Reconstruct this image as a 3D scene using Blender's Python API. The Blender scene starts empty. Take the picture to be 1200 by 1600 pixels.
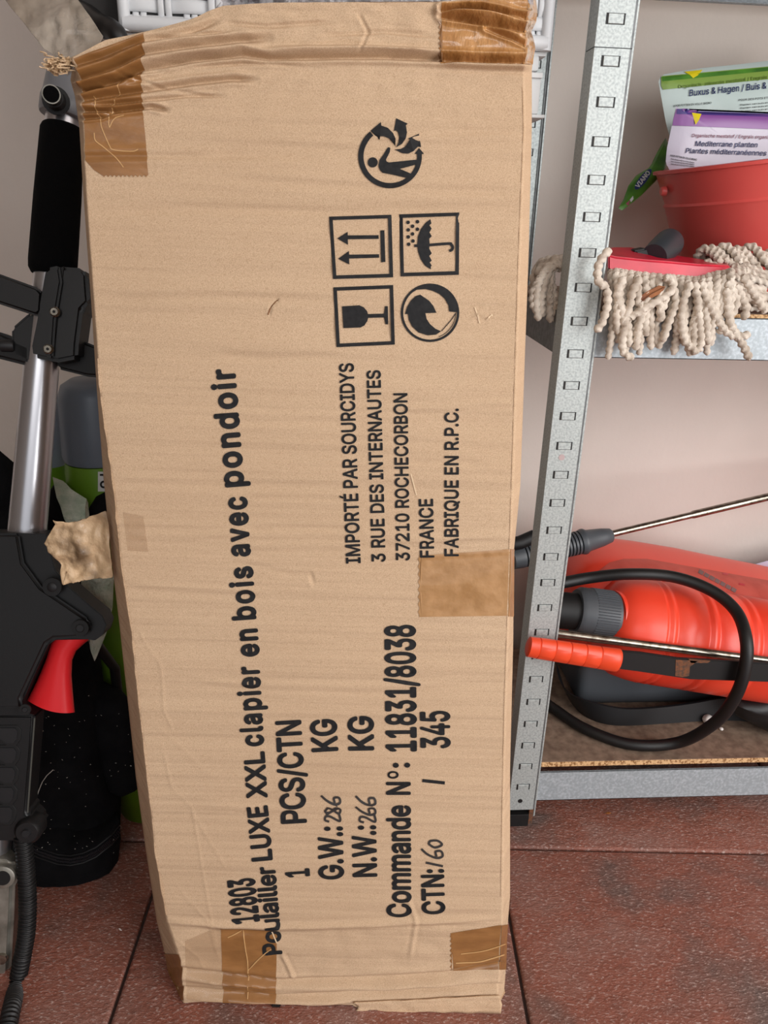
import bpy, bmesh, math, random
import numpy as np
from mathutils import Vector, Matrix, noise
random.seed(7); rng = np.random.default_rng(5)
sc = bpy.context.scene
C = sc.collection
# ------------------------------------------------------------------ camera
F = 1200.0
dn = np.array([-96., 3030., F]); dn /= np.linalg.norm(dn)
nn = np.array([-85., -(F*F+85*96)/3030., F]); nn /= np.linalg.norm(nn)
rr = np.cross(dn, nn); rr /= np.linalg.norm(rr)
R = np.stack([rr, nn, -dn])
EYE = np.array([0., 0., 1.])
cd = bpy.data.cameras.new('camera'); cam = bpy.data.objects.new('camera', cd); C.objects.link(cam)
cd.sensor_fit = 'VERTICAL'; cd.sensor_height = 36; cd.lens = 36*F/1600; cd.clip_start = .02
cx, cy, cz = R@np.array([1., 0, 0]), R@np.array([0, -1., 0]), R@np.array([0, 0, -1.])
cam.matrix_world = Matrix(((cx[0], cy[0], cz[0], 0), (cx[1], cy[1], cz[1], 0), (cx[2], cy[2], cz[2], 1), (0, 0, 0, 1)))
sc.camera = cam
# ------------------------------------------------------------------ light
w = bpy.data.worlds.new('world'); sc.world = w; w.use_nodes = True
w.node_tree.nodes['Background'].inputs[0].default_value = (.92, .95, 1, 1)
w.node_tree.nodes['Background'].inputs[1].default_value = .7
def area(name, loc, target, sx, sy, power, col):
    l = bpy.data.lights.new(name, 'AREA'); l.shape = 'RECTANGLE'; l.size = sx; l.size_y = sy; l.energy = power; l.color = col
    o = bpy.data.objects.new(name, l); C.objects.link(o); o.location = loc
    o.rotation_euler = (Vector(target)-Vector(loc)).to_track_quat('-Z', 'Y').to_euler(); return o
area('daylight_doorway', (1.95, -.85, 1.25), (.1, 1.1, .72), 1.9, 1.9, 76, (1, .99, .985))
area('daylight_doorway_top', (-.15, -1.9, 2.0), (.0, 1.0, 1.0), 1.7, .6, 11, (1, .985, .97))
sc.view_settings.view_transform = 'Standard'; sc.view_settings.look = 'None'
sc.view_settings.exposure = 0.0; sc.view_settings.gamma = 1; sc.view_settings.use_curve_mapping = False

# ------------------------------------------------------------------ helpers
def ray(x, y): return R@np.array([x-600., y-800., F])
def PY(x, y, Y): v = ray(x, y); return EYE+v*Y/v[1]
def PZ(x, y, Z): v = ray(x, y); return EYE+v*(Z-1)/v[2]
def plane_pt(x, y, p0, n): v = ray(x, y); return EYE+v*((p0-EYE)@n)/(v@n)
def prad(p, px):                       # radius in metres of px pixels at point p
    return ((np.array(p)-EYE)@(R.T@np.array([0, 0, 1.]) if 0 else R[:, 2]))*px/F
def lin(h):
    h = h.lstrip('#'); c = [int(h[i:i+2], 16)/255 for i in (0, 2, 4)]
    return tuple(((v/12.92) if v <= .04045 else ((v+.055)/1.055)**2.4) for v in c)+(1,)
def mat(name, col, rough=.6, metal=0, col2=None, nscale=20, bump=0, bscale=60, alpha=1, stretch=(1, 1, 1), coat=0, spec=.5, voronoi=False, lo=.35, hi=.65, detail=4, trans=0):
    m = bpy.data.materials.new(name); m.use_nodes = True; nt = m.node_tree; b = nt.nodes['Principled BSDF']
    b.inputs['Base Color'].default_value = lin(col); b.inputs['Roughness'].default_value = rough; b.inputs['Metallic'].default_value = metal
    b.inputs['Alpha'].default_value = alpha; b.inputs['Coat Weight'].default_value = coat; b.inputs['Specular IOR Level'].default_value = spec
    b.inputs['Transmission Weight'].default_value = trans
    tc = nt.nodes.new('ShaderNodeTexCoord'); mp = nt.nodes.new('ShaderNodeMapping'); mp.inputs['Scale'].default_value = stretch
    nt.links.new(tc.outputs['Object'], mp.inputs[0])
    if col2:
        if voronoi:
            n = nt.nodes.new('ShaderNodeTexVoronoi'); n.inputs['Scale'].default_value = nscale; out = n.outputs['Color']
        else:
            n = nt.nodes.new('ShaderNodeTexNoise'); n.inputs['Scale'].default_value = nscale; n.inputs['Detail'].default_value = detail; out = n.outputs['Fac']
        nt.links.new(mp.outputs[0], n.inputs['Vector'])
        r = nt.nodes.new('ShaderNodeValToRGB'); r.color_ramp.elements[0].position = lo; r.color_ramp.elements[1].position = hi
        r.color_ramp.elements[0].color = lin(col); r.color_ramp.elements[1].color = lin(col2)
        nt.links.new(out, r.inputs[0]); nt.links.new(r.outputs[0], b.inputs['Base Color'])
    if bump:
        n = nt.nodes.new('ShaderNodeTexNoise'); n.inputs['Scale'].default_value = bscale; n.inputs['Detail'].default_value = 5
        nt.links.new(mp.outputs[0], n.inputs['Vector'])
        bp = nt.nodes.new('ShaderNodeBump'); bp.inputs['Strength'].default_value = 1; bp.inputs['Distance'].default_value = bump
        nt.links.new(n.outputs['Fac'], bp.inputs['Height']); nt.links.new(bp.outputs[0], b.inputs['Normal'])
    return m
def props(o, label=None, cat=None, group=None, kind=None):
    for k, v in (('label', label), ('category', cat), ('group', group), ('kind', kind)):
        if v: o[k] = v
    return o
def root(name, loc, label, cat, group=None):
    o = bpy.data.objects.new(name, None); C.objects.link(o); o.location = Vector(loc); o.empty_display_size = .02
    return props(o, label, cat, group)
def wpos(o):
    v = Vector((0, 0, 0))
    while o: v += o.location; o = o.parent
    return v
def mk(name, geo, m, parent=None, smooth=True, label=None, solid=0):
    V, Fc = geo; V = np.asarray(V, float)
    off = np.array(wpos(parent)) if parent else np.zeros(3)
    me = bpy.data.meshes.new(name); me.from_pydata((V-off).tolist(), [], [list(f) for f in Fc]); me.materials.append(m)
    if smooth: me.polygons.foreach_set('use_smooth', [True]*len(me.polygons))
    bm = bmesh.new(); bm.from_mesh(me); bmesh.ops.recalc_face_normals(bm, faces=bm.faces[:]); bm.to_mesh(me); bm.free()
    if smooth: me.set_sharp_from_angle(angle=math.radians(42))
    me.update()
    o = bpy.data.objects.new(name, me); C.objects.link(o); o.parent = parent
    if solid:
        s = o.modifiers.new('solid', 'SOLIDIFY'); s.thickness = solid
    if label: o['label'] = label
    return o
def bm_geo(bm):
    bm.verts.ensure_lookup_table(); bm.verts.index_update()
    g = ([tuple(v.co) for v in bm.verts], [[v.index for v in f.verts] for f in bm.faces]); bm.free(); return g
def box(x0, x1, y0, y1, z0, z1, bev=.002, seg=2):
    bm = bmesh.new(); bmesh.ops.create_cube(bm, size=1)
    for v in bm.verts: v.co = Vector(((x0+x1)/2+v.co.x*(x1-x0), (y0+y1)/2+v.co.y*(y1-y0), (z0+z1)/2+v.co.z*(z1-z0)))
    if bev: bmesh.ops.bevel(bm, geom=bm.edges[:], offset=bev, segments=seg, affect='EDGES', profile=.6)
    return bm_geo(bm)
def join(*gs):
    V, Fc = [], []
    for v, f in gs:
        k = len(V); V += [tuple(p) for p in v]; Fc += [[i+k for i in q] for q in f]
    return V, Fc
def smooth_path(pts, n):
    pts = np.array(pts, float); m = len(pts)
    P = np.vstack([2*pts[0]-pts[1], pts, 2*pts[-1]-pts[-2]])
    out = []
    for t in np.linspace(0, m-1-1e-9, n):
        i = int(t); u = t-i; a, b, c, d = P[i], P[i+1], P[i+2], P[i+3]
        out.append(.5*((2*b)+(-a+c)*u+(2*a-5*b+4*c-d)*u*u+(-a+3*b-3*c+d)*u**3))
    return np.array(out)
def tube(pts, rad, seg=16, caps=True, lobe=0, pitch=.02, lobes=2, flat=1):
    pts = np.array(pts, float); n = len(pts); rad = np.broadcast_to(np.array(rad, float), (n,))
    T = np.gradient(pts, axis=0); T /= (np.linalg.norm(T, axis=1)[:, None]+1e-12)
    for i in range(n):
        if np.linalg.norm(T[i]) < .5: T[i] = T[i-1]
    up = np.array([0, 1., .01]); up -= T[0]*(up@T[0]); up /= np.linalg.norm(up)
    V, s = [], 0
    for i in range(n):
        up = up-T[i]*(up@T[i]); up /= np.linalg.norm(up); sd = np.cross(T[i], up)
        if i: s += np.linalg.norm(pts[i]-pts[i-1])
        for k in range(seg):
            a = 2*math.pi*k/seg; r = rad[i]*(1+lobe*math.cos(lobes*(a-2*math.pi*s/pitch/lobes*1)))
            V.append(pts[i]+r*(math.cos(a)*up*flat+math.sin(a)*sd))
    Fc = [[i*seg+k, i*seg+(k+1) % seg, (i+1)*seg+(k+1) % seg, (i+1)*seg+k] for i in range(n-1) for k in range(seg)]
    if caps:
        Fc.append(list(range(seg))[::-1]); Fc.append([(n-1)*seg+k for k in range(seg)])
    return V, Fc
def lathe(a, b, prof, seg=40):         # prof: (t along a-b, radius) ; profile points
    a, b = np.array(a, float), np.array(b, float); ax = b-a; L = np.linalg.norm(ax); ax /= L
    up = np.array([0, 1., 0]) if abs(ax[1]) < .9 else np.array([0, 0, 1.]); up = up-ax*(up@ax); up /= np.linalg.norm(up); sd = np.cross(ax, up)
    V = []
    for t, r in prof:
        for k in range(seg):
            q = 2*math.pi*k/seg; V.append(a+ax*t*L+max(r, 1e-5)*(math.cos(q)*up+math.sin(q)*sd))
    n = len(prof)
    Fc = [[i*seg+k, i*seg+(k+1) % seg, (i+1)*seg+(k+1) % seg, (i+1)*seg+k] for i in range(n-1) for k in range(seg)]
    Fc.append(list(range(seg))[::-1]); Fc.append([(n-1)*seg+k for k in range(seg)])
    return V, Fc
def slab(poly, back, bev=.002, seg=2):  # world polygon extruded by vector back, edges rounded
    bm = bmesh.new(); vs = [bm.verts.new(Vector(p)) for p in poly]; f = bm.faces.new(vs)
    r = bmesh.ops.extrude_face_region(bm, geom=[f]); nv = [e for e in r['geom'] if isinstance(e, bmesh.types.BMVert)]
    bmesh.ops.translate(bm, verts=nv, vec=Vector(back)); bmesh.ops.recalc_face_normals(bm, faces=bm.faces[:])
    if bev: bmesh.ops.bevel(bm, geom=[e for e in bm.edges if e.calc_face_angle(0) > .5], offset=bev, segments=seg, affect='EDGES', clamp_overlap=True)
    bmesh.ops.triangulate(bm, faces=[f for f in bm.faces if len(f.verts) > 4]); return bm_geo(bm)
def resample(poly, n, closed=True):
    p = np.array(poly, float); q = np.vstack([p, p[:1]]) if closed else p
    d = np.r_[0, np.cumsum(np.linalg.norm(np.diff(q, axis=0), axis=1))]
    t = np.linspace(0, d[-1], n, endpoint=not closed)
    return np.stack([np.interp(t, d, q[:, k]) for k in range(p.shape[1])], 1)
def pillow(poly, th, n=72, rings=12, power=.5, nz=0, nsc=12, back=(0, 1, 0), cen=None, flat=.25):
    P = resample(poly, n); c = np.array(cen) if cen is not None else P.mean(0); bk = np.array(back, float)
    V, Fc = [], []
    for side in (-1, 1):
        for j in range(rings+1):
            s = j/rings; h = (1-s**2.6)**power
            for k in range(n):
                q = c+(P[k]-c)*s
                q = q+bk*side*th*.5*h
                if nz and s < 1: q = q+bk*nz*noise.noise(Vector(q*nsc+side))*h
                V.append(q)
    M = (rings+1)*n
    for sd in range(2):
        for j in range(rings):
            for k in range(n):
                a = sd*M+j*n+k; b = sd*M+j*n+(k+1) % n
                Fc.append([a, b, b+n, a+n] if j else [a+n, b+n, b] if 0 else [a, b, b+n, a+n])
    bm = bmesh.new(); vs = [bm.verts.new(v) for v in V]
    for f in Fc:
        try: bm.faces.new([vs[i] for i in f])
        except ValueError: pass
    bmesh.ops.remove_doubles(bm, verts=bm.verts[:], dist=1e-5); return bm_geo(bm)
def grid(fn, nu, nv, u0=0, u1=1, v0=0, v1=1):
    V = [fn(u0+(u1-u0)*i/nu, v0+(v1-v0)*j/nv) for j in range(nv+1) for i in range(nu+1)]
    Fc = [[j*(nu+1)+i, j*(nu+1)+i+1, (j+1)*(nu+1)+i+1, (j+1)*(nu+1)+i] for j in range(nv) for i in range(nu)]
    return V, Fc
def sheet(lp, rp, nu, nv, fn):          # between two pixel polylines, fn(px,py)->world
    A = resample(lp, nv+1, False); B = resample(rp, nv+1, False)
    return grid(lambda u, v: fn(*(A[round(v*nv)]*(1-u)+B[round(v*nv)]*u)), nu, nv)
from mathutils.geometry import delaunay_2d_cdt, interpolate_bezier
def fill(loops):                        # robust non-zero fill of closed outlines
    P, E = [], []
    for lp in loops:
        k = len(P); n = len(lp); P += [Vector(p) for p in lp]; E += [(k+i, k+(i+1) % n) for i in range(n)]
    V, _, T, *_r = delaunay_2d_cdt(P, E, [], 0, 1e-5)
    V = np.array([tuple(v) for v in V]); T = [list(t) for t in T if len(t) == 3]
    cen = np.array([V[t].mean(0) for t in T]); W = np.zeros(len(T), int)
    for lp in loops:
        a = np.array(lp, float); b = np.roll(a, -1, 0)
        for (x0, y0), (x1, y1) in zip(a, b):
            if y0 == y1: continue
            m = ((y0 <= cen[:, 1]) & (cen[:, 1] < y1)) | ((y1 <= cen[:, 1]) & (cen[:, 1] < y0))
            xi = x0+(cen[:, 1]-y0)*(x1-x0)/(y1-y0); W += np.where(m & (xi > cen[:, 0]), 1 if y1 > y0 else -1, 0)
    return V, [t for t, w_ in zip(T, W) if w_]
FONT = {}
import os
try: SANS = bpy.data.fonts.load(os.path.join(bpy.utils.resource_path('LOCAL'), 'datafiles', 'fonts', 'Inter.woff2'))
except Exception: SANS = None
def text_geo(s, shear=0, off=.02, sp=1.0):
    key = (s, shear, off, sp)
    if key not in FONT:
        cu = bpy.data.curves.new('t', 'FONT'); cu.body = s
        if SANS: cu.font = SANS
        cu.size = 1; cu.offset = 0; cu.resolution_u = 3; cu.shear = shear; cu.space_character = sp
        o = bpy.data.objects.new('t', cu); C.objects.link(o); bpy.context.view_layer.update()
        cv = o.to_curve(bpy.context.evaluated_depsgraph_get()); loops = []
        for sl in cv.splines:
            bp_ = sl.bezier_points; n = len(bp_); lp = []
            for q in range(n):
                A_, B_ = bp_[q], bp_[(q+1) % n]
                seg_ = 1 if (A_.handle_right-A_.co).length < 1e-5 and (B_.handle_left-B_.co).length < 1e-5 else 5
                lp += [(p.x, p.y) for p in (interpolate_bezier(A_.co, A_.handle_right, B_.handle_left, B_.co, seg_+1)[:-1] if seg_ > 1 else [A_.co])]
            if len(lp) > 2: loops.append(lp)
        o.to_curve_clear(); V, Fc = fill(loops)
        bpy.data.objects.remove(o); bpy.data.curves.remove(cu); FONT[key] = (V, Fc)
        if off and len(V):                # bolder: the outline swept round a small circle
            V0, F0, V, Fc = V, Fc, [], []
            for k in range(8):
                a = k*math.pi/4; b_ = len(V); V += [(p[0]+off*math.cos(a), p[1]+off*math.sin(a)) for p in V0]; Fc += [[i+b_ for i in q] for q in F0]
            b_ = len(V); V += [tuple(p) for p in V0]; Fc += [[i+b_ for i in q] for q in F0]
            V = np.array(V)
        FONT[key] = (V, Fc)
    return FONT[key]
_H = text_geo('H', 0, 0)[0]; CAPH = _H[:, 1].max()
def text_px(s, a, b, cap, fn, shear=0, off=.02, sp=1.0):   # a,b baseline pixels, cap height px
    V, Fc = text_geo(s, shear, off, sp)
    a, b = np.array(a, float), np.array(b, float); d = b-a; L = np.linalg.norm(d); e = d/L; up = np.array([e[1], -e[0]])
    x0, x1 = V[:, 0].min(), V[:, 0].max()
    return [fn(*(a+d*((p[0]-x0)/(x1-x0))+up*cap*p[1]/CAPH)) for p in V], Fc
def poly_px(pts, fn):
    V, Fc = fill([[(float(p[0]), float(p[1])) for p in pts]]); return [fn(p[0], p[1]) for p in V], Fc
def ring_px(c, ro, ri, a0, a1, fn, n=48):
    V, Fc = [], []
    for k in range(n+1):
        a = math.radians(a0+(a1-a0)*k/n); t = k/n
        for r in (ri(t) if callable(ri) else ri, ro(t) if callable(ro) else ro): V.append(fn(c[0]+r*math.cos(a), c[1]-r*math.sin(a)))
    return V, [[2*k, 2*k+1, 2*k+3, 2*k+2] for k in range(n)]
def stroke_px(pts, wd, fn, smooth=True):
    P = smooth_path(pts, len(pts)*6) if smooth else np.array(pts, float); T = np.gradient(P, axis=0); T /= np.linalg.norm(T, axis=1)[:, None]+1e-9
    Nn = np.stack([-T[:, 1], T[:, 0]], 1)*wd/2; V = []
    for p, n in zip(P, Nn): V += [fn(*(p+n)), fn(*(p-n))]
    return V, [[2*k, 2*k+1, 2*k+3, 2*k+2] for k in range(len(P)-1)]
def disc_px(c, r, fn, n=20, ry=None):
    return [fn(c[0]+r*math.cos(a), c[1]+(ry or r)*math.sin(a)) for a in np.linspace(0, 2*math.pi, n, endpoint=False)], [list(range(n))]

# ------------------------------------------------------------------ materials
M = {}
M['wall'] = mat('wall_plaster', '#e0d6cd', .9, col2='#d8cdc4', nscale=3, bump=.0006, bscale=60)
M['walldark'] = mat('darkened_unseen_wall', '#6e655c', .9)  # unseen left wall, coloured dark so the post flange stays dark
M['grout'] = mat('grout', '#3b2a24', .95, bump=.002, bscale=120)
M['galv'] = mat('galvanised_steel', '#a2a9a9', .5, .35, col2='#bdc4c2', nscale=330, voronoi=False, lo=.35, hi=.6, bump=.0001, bscale=300, detail=2)
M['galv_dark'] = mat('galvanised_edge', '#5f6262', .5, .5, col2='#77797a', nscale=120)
M['rail'] = mat('galvanised_rail', '#a0a9ae', .5, .3, col2='#bcc5cb', nscale=230, lo=.42, hi=.72, bump=.0002, bscale=200, detail=3)
M['chip'] = mat('chipboard_face', '#8d7866', .85, col2='#6e5a4b', nscale=60, bump=.0006, bscale=300)
M['chip_edge'] = mat('chipboard_edge', '#d9b182', .9, col2='#8a6038', nscale=260, lo=.45, hi=.62, bump=.0012, bscale=300)
M['black'] = mat('black_plastic', '#111112', .45, bump=.00008, bscale=900)
M['blackm'] = mat('black_matt_plastic', '#0a0a0b', .6)
M['pad'] = mat('grip_pad_rubber', '#19191b', .5)
M['foam'] = mat('black_foam', '#070708', .95, bump=.0004, bscale=700, spec=.15)
M['rub'] = mat('black_rubber', '#0d0d0e', .5, bump=.0001, bscale=300)
M['alu'] = mat('brushed_aluminium', '#c9c8cc', .28, .9)
M['cast'] = mat('cast_metal', '#a19d93', .4, .6, col2='#77736a', nscale=40)
M['steel'] = mat('tarnished_steel', '#a39c90', .25, .95, col2='#6e655a', nscale=90, lo=.4, hi=.7)
M['red'] = mat('red_plastic', '#e0262c', .32)
M['mopred'] = mat('crimson_plastic', '#b81530', .35, col2='#cf1c38', nscale=30)
M['tank'] = mat('orange_red_plastic', '#ee3f2a', .33, col2='#f24a30', nscale=8, bump=.0003, bscale=14)
M['tankseam'] = mat('dusty_red_plastic', '#c9564a', .55, col2='#b8483c', nscale=25)
M['grey'] = mat('grey_plastic', '#4d5156', .45)
M['orange'] = mat('orange_grip_plastic', '#e84a26', .38)
M['bucket'] = mat('coral_bucket_enamel', '#da5852', .33, col2='#d04e4a', nscale=6)
M['cotton'] = mat('cotton_yarn', '#dbd0c2', .95, col2='#ab9c8c', nscale=45, bump=.0007, bscale=900, lo=.4, hi=.75)
M['cloth'] = mat('black_cloth', '#0b0b0d', .97, col2='#131315', nscale=30, bump=.001, bscale=90, spec=.15)
M['zip'] = mat('zip_teeth', '#26262a', .35, .3)
M['lint'] = mat('pale_lint', '#c9c2b8', .9)
M['fluff'] = mat('pale_green_fluff', '#a8b6a2', .98, col2='#c9cfbf', nscale=60, bump=.004, bscale=220)
M['lime'] = mat('lime_plastic', '#6f9a2a', .4, col2='#64901f', nscale=6)
M['limed'] = mat('dark_lime_plastic', '#567010', .45)
M['smoke'] = mat('blue_grey_plastic', '#75808e', .4, col2='#6a7582', nscale=5)
M['white'] = mat('white_resin', '#d8dbde', .45)
M['whiteb'] = mat('white_plastic', '#d4d6d6', .5)
M['gapshade'] = mat('grey_gap_shade', '#8f8f90', .8)  # grey that stands in for shade in the basket and ledge gaps
M['darkgrey'] = mat('charcoal_matt', '#3a3837', .9, col2='#312f2e', nscale=50)
M['ink'] = mat('black_ink', '#262627', .75, col2='#1b1b1d', nscale=200, spec=.3)
M['pen'] = mat('marker_ink', '#33302f', .6)
M['tape'] = mat('brown_parcel_tape', '#9c6e40', .28, col2='#8b6036', nscale=30, bump=.0006, bscale=60, stretch=(1, 1, 2.5), coat=.3)
M['tapegloss'] = mat('glossy_parcel_tape', '#c08e58', .16, col2='#a97743', nscale=30, bump=.0022, bscale=70, stretch=(2.2, 1, 1), coat=.7)
M['tapepale'] = mat('worn_parcel_tape', '#bc9266', .3, col2='#a57c50', nscale=50, bump=.0012, bscale=80, coat=.3)
M['tapeclear'] = mat('clear_parcel_tape', '#c9a884', .22, alpha=.35, coat=.4, bump=.0008, bscale=60)
M['film'] = mat('crumpled_clear_film', '#b3a899', .12, alpha=.55, col2='#8b7d6c', nscale=14, bump=.006, bscale=45, coat=.8)
M['filmg'] = mat('crumpled_grey_film', '#a8a4a6', .2, alpha=.8, col2='#6d686c', nscale=40, bump=.005, bscale=50, coat=.5)
M['fibre'] = mat('torn_tape_with_fibres', '#c9aa85', .5, col2='#665038', nscale=28, lo=.45, hi=.7, bump=.004, bscale=70, coat=.25)
M['leaf'] = mat('dry_leaf', '#9a5a22', .6, col2='#6a3712', nscale=60)
M['stone'] = mat('white_stone', '#e8e2dc', .8)
M['bagw'] = mat('foil_bag_pale', '#bac8c4', .3, bump=.003, bscale=9)
M['bagp'] = mat('foil_bag_white', '#c2bbca', .3, bump=.003, bscale=9)
M['yellow'] = mat('yellow_print', '#e0cc20', .4)
M['purple'] = mat('purple_print', '#8a5598', .35)
M['violet'] = mat('dark_violet_print', '#4a3a80', .35)
M['green'] = mat('green_print', '#7f9c45', .35)
M['dgreen'] = mat('dark_green_foil', '#3c6a2a', .3, col2='#5a9632', nscale=22, bump=.002, bscale=30)
M['navy'] = mat('navy_print', '#26346e', .45)
M['maroon'] = mat('red_print', '#a04a62', .5)
M['rust'] = mat('rust', '#7a4a2c', .9, col2='#4c3a30', nscale=200)
M['dust'] = mat('grey_dust_print', '#7a5c5a', .7)

def cardboard(name, base, dark, light):
    m = mat(name, base, .88, spec=.25); nt = m.node_tree; b = nt.nodes['Principled BSDF']; L = nt.links.new
    tc = nt.nodes.new('ShaderNodeTexCoord')
    def nz(sc_, st, det=4):
        mp = nt.nodes.new('ShaderNodeMapping'); mp.inputs['Scale'].default_value = st; L(tc.outputs['Object'], mp.inputs[0])
        n = nt.nodes.new('ShaderNodeTexNoise'); n.inputs['Scale'].default_value = sc_; n.inputs['Detail'].default_value = det; L(mp.outputs[0], n.inputs['Vector']); return n.outputs['Fac']
    big = nz(4, (1, 1, 1)); fib = nz(1000, (1, 1, 1), 3); band = nz(24, (.05, .3, 1.5), 2); flute = nz(150, (.02, .2, 1), 1)
    def mixc(f, c1, c2, lo, hi):
        mr = nt.nodes.new('ShaderNodeMapRange'); mr.inputs[1].default_value = lo; mr.inputs[2].default_value = hi; L(f, mr.inputs[0])
        mx = nt.nodes.new('ShaderNodeMix'); mx.data_type = 'RGBA'; L(mr.outputs[0], mx.inputs[0])
        for s, c in ((6, c1), (7, c2)):
            if isinstance(c, tuple): mx.inputs[s].default_value = c
            else: L(c, mx.inputs[s])
        return mx.outputs[2]
    c = mixc(big, lin(base), lin(light), .35, .7); c2 = mixc(fib, lin(dark), c, .25, .62); L(c2, b.inputs['Base Color'])
    ad = nt.nodes.new('ShaderNodeMath'); ad.operation = 'MULTIPLY_ADD'; ad.inputs[1].default_value = 6; L(band, ad.inputs[0]); L(flute, ad.inputs[2])
    bp = nt.nodes.new('ShaderNodeBump'); bp.inputs['Distance'].default_value = .0013; bp.inputs['Strength'].default_value = .8; L(ad.outputs[0], bp.inputs['Height'])
    b2 = nt.nodes.new('ShaderNodeBump'); b2.inputs['Distance'].default_value = .0002; b2.inputs['Strength'].default_value = .6; L(fib, b2.inputs['Height']); L(bp.outputs[0], b2.inputs['Normal'])
    L(b2.outputs[0], b.inputs['Normal']); return m
M['card'] = cardboard('corrugated_cardboard', '#ceb192', '#b29475', '#d5b99a')
M['cardt'] = cardboard('torn_cardboard', '#d0b08e', '#ad8b6b', '#dcc0a0')

def tile_mat():
    m = mat('slate_look_tile', '#8e4a3c', .5); nt = m.node_tree; b = nt.nodes['Principled BSDF']; L = nt.links.new
    g = nt.nodes.new('ShaderNodeNewGeometry')
    def nz(s, det, rough=.6, st=(1, 1, 1)):
        mp = nt.nodes.new('ShaderNodeMapping'); mp.inputs['Scale'].default_value = st; mp.inputs['Rotation'].default_value = (0, 0, .5); L(g.outputs['Position'], mp.inputs[0])
        n = nt.nodes.new('ShaderNodeTexNoise'); n.inputs['Scale'].default_value = s; n.inputs['Detail'].default_value = det; n.inputs['Roughness'].default_value = rough; L(mp.outputs[0], n.inputs['Vector']); return n.outputs['Fac']
    a = nz(4.2, 4); sp = nz(150, 3, .7, (1, 2, 1)); md = nz(30, 5, .7, (1, 1.8, 1))
    r = nt.nodes.new('ShaderNodeValToRGB'); e = r.color_ramp.elements
    e[0].position = .33; e[0].color = lin('#625550'); e[1].position = .68; e[1].color = lin('#8c6a60')
    x = e.new(.5); x.color = lin('#8a5242'); L(a, r.inputs[0])
    mr = nt.nodes.new('ShaderNodeMapRange'); mr.inputs[1].default_value = .54; mr.inputs[2].default_value = .72; L(sp, mr.inputs[0])
    mx = nt.nodes.new('ShaderNodeMix'); mx.data_type = 'RGBA'; L(mr.outputs[0], mx.inputs[0]); L(r.outputs[0], mx.inputs[6]); mx.inputs[7].default_value = lin('#c4aca4')
    L(mx.outputs[2], b.inputs['Base Color'])
    ad = nt.nodes.new('ShaderNodeMath'); ad.operation = 'MULTIPLY_ADD'; ad.inputs[1].default_value = .35; L(sp, ad.inputs[0]); L(md, ad.inputs[2])
    bp = nt.nodes.new('ShaderNodeBump'); bp.inputs['Distance'].default_value = .006; bp.inputs['Strength'].default_value = .8; L(ad.outputs[0], bp.inputs['Height']); L(bp.outputs[0], b.inputs['Normal'])
    return m
M['tile'] = tile_mat()

# ------------------------------------------------------------------ setting
def struct(name, geo, m, smooth=False):
    o = mk(name, geo, m, None, smooth); o['kind'] = 'structure'; return o
WY = 1.475
struct('wall_back', box(-1.6, 2.4, WY, WY+.1, 0, 2.4, 0), M['wall'])
struct('wall_left', box(-1.7, -1.6, -2.2, WY+.1, 0, 2.4, 0), M['walldark'])
struct('wall_right', box(2.4, 2.5, -2.2, WY+.1, 0, 2.4, 0), M['wall'])
struct('ceiling', box(-1.7, 2.5, -2.2, WY+.1, 2.4, 2.5, 0), M['wall'])
floor = struct('floor', box(-1.7, 2.5, -2.2, WY+.1, -.06, -.006, 0), M['grout'])
A = math.radians(-3.6); TS = .552; O = np.array([.286, .982])
e1 = np.array([math.cos(A), math.sin(A)]); e2 = np.array([-math.sin(A), math.cos(A)])
tile_me = None
for i in range(-4, 4):
    for j in range(-4, 1):
        c = O+e1*TS*(i+.5)+e2*TS*(j+.5)
        if c[0] < -1.4 or c[0] > 2.1 or c[1] < -.9 : continue
        if tile_me is None:
            h = TS/2-.0022
            t = mk('tile', box(-h, h, -h, h, -.012, 0, .005, 3), M['tile'], None); tile_me = t.data
        else:
            t = bpy.data.objects.new('tile', tile_me); C.objects.link(t)
        t.parent = floor; t.location = (c[0], c[1], 0); t.rotation_euler = (0, 0, A)

# ------------------------------------------------------------------ metal shelf unit
SX, SY, PW = .312, 1.03, .044
shelf = root('metal_shelving_unit', (SX, SY, 0), 'galvanised metal shelving unit with slotted posts and chipboard shelves', 'shelving')
def post(x0, yf, sgn_y, side=1, top=1.9):
    # L profile: wide face in XZ plane at yf, flange going back
    t = .0016; x1 = x0+PW
    g1 = box(x0, x1, min(yf, yf+sgn_y*t), max(yf, yf+sgn_y*t), .035, top, .0004, 1)
    fx = x0 if side > 0 else x1-t
    y0, y1 = sorted((yf+sgn_y*t, yf+sgn_y*.034))
    g2 = box(fx, fx+t, y0, y1, .02, top, .0004, 1)
    lx = x1+.0018 if side > 0 else x0
    g3 = box(lx, lx+.003, *sorted((yf+sgn_y*.0005, yf+sgn_y*.007)), .02, top, .0006, 1)
    g4 = box(fx, fx+.004, *sorted((yf+sgn_y*.034, yf+sgn_y*.0355)), .02, top, .0003, 1)
    p = mk('post', join(g1, g2, g3, g4), M['galv'], shelf, smooth=False)
    mk('edge_groove', box(x1-.0012, x1+.002, *sorted((yf+sgn_y*.0001, yf+sgn_y*.004)), .036, top, 0), M['galv_dark'], p, False)
    return p
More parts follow.
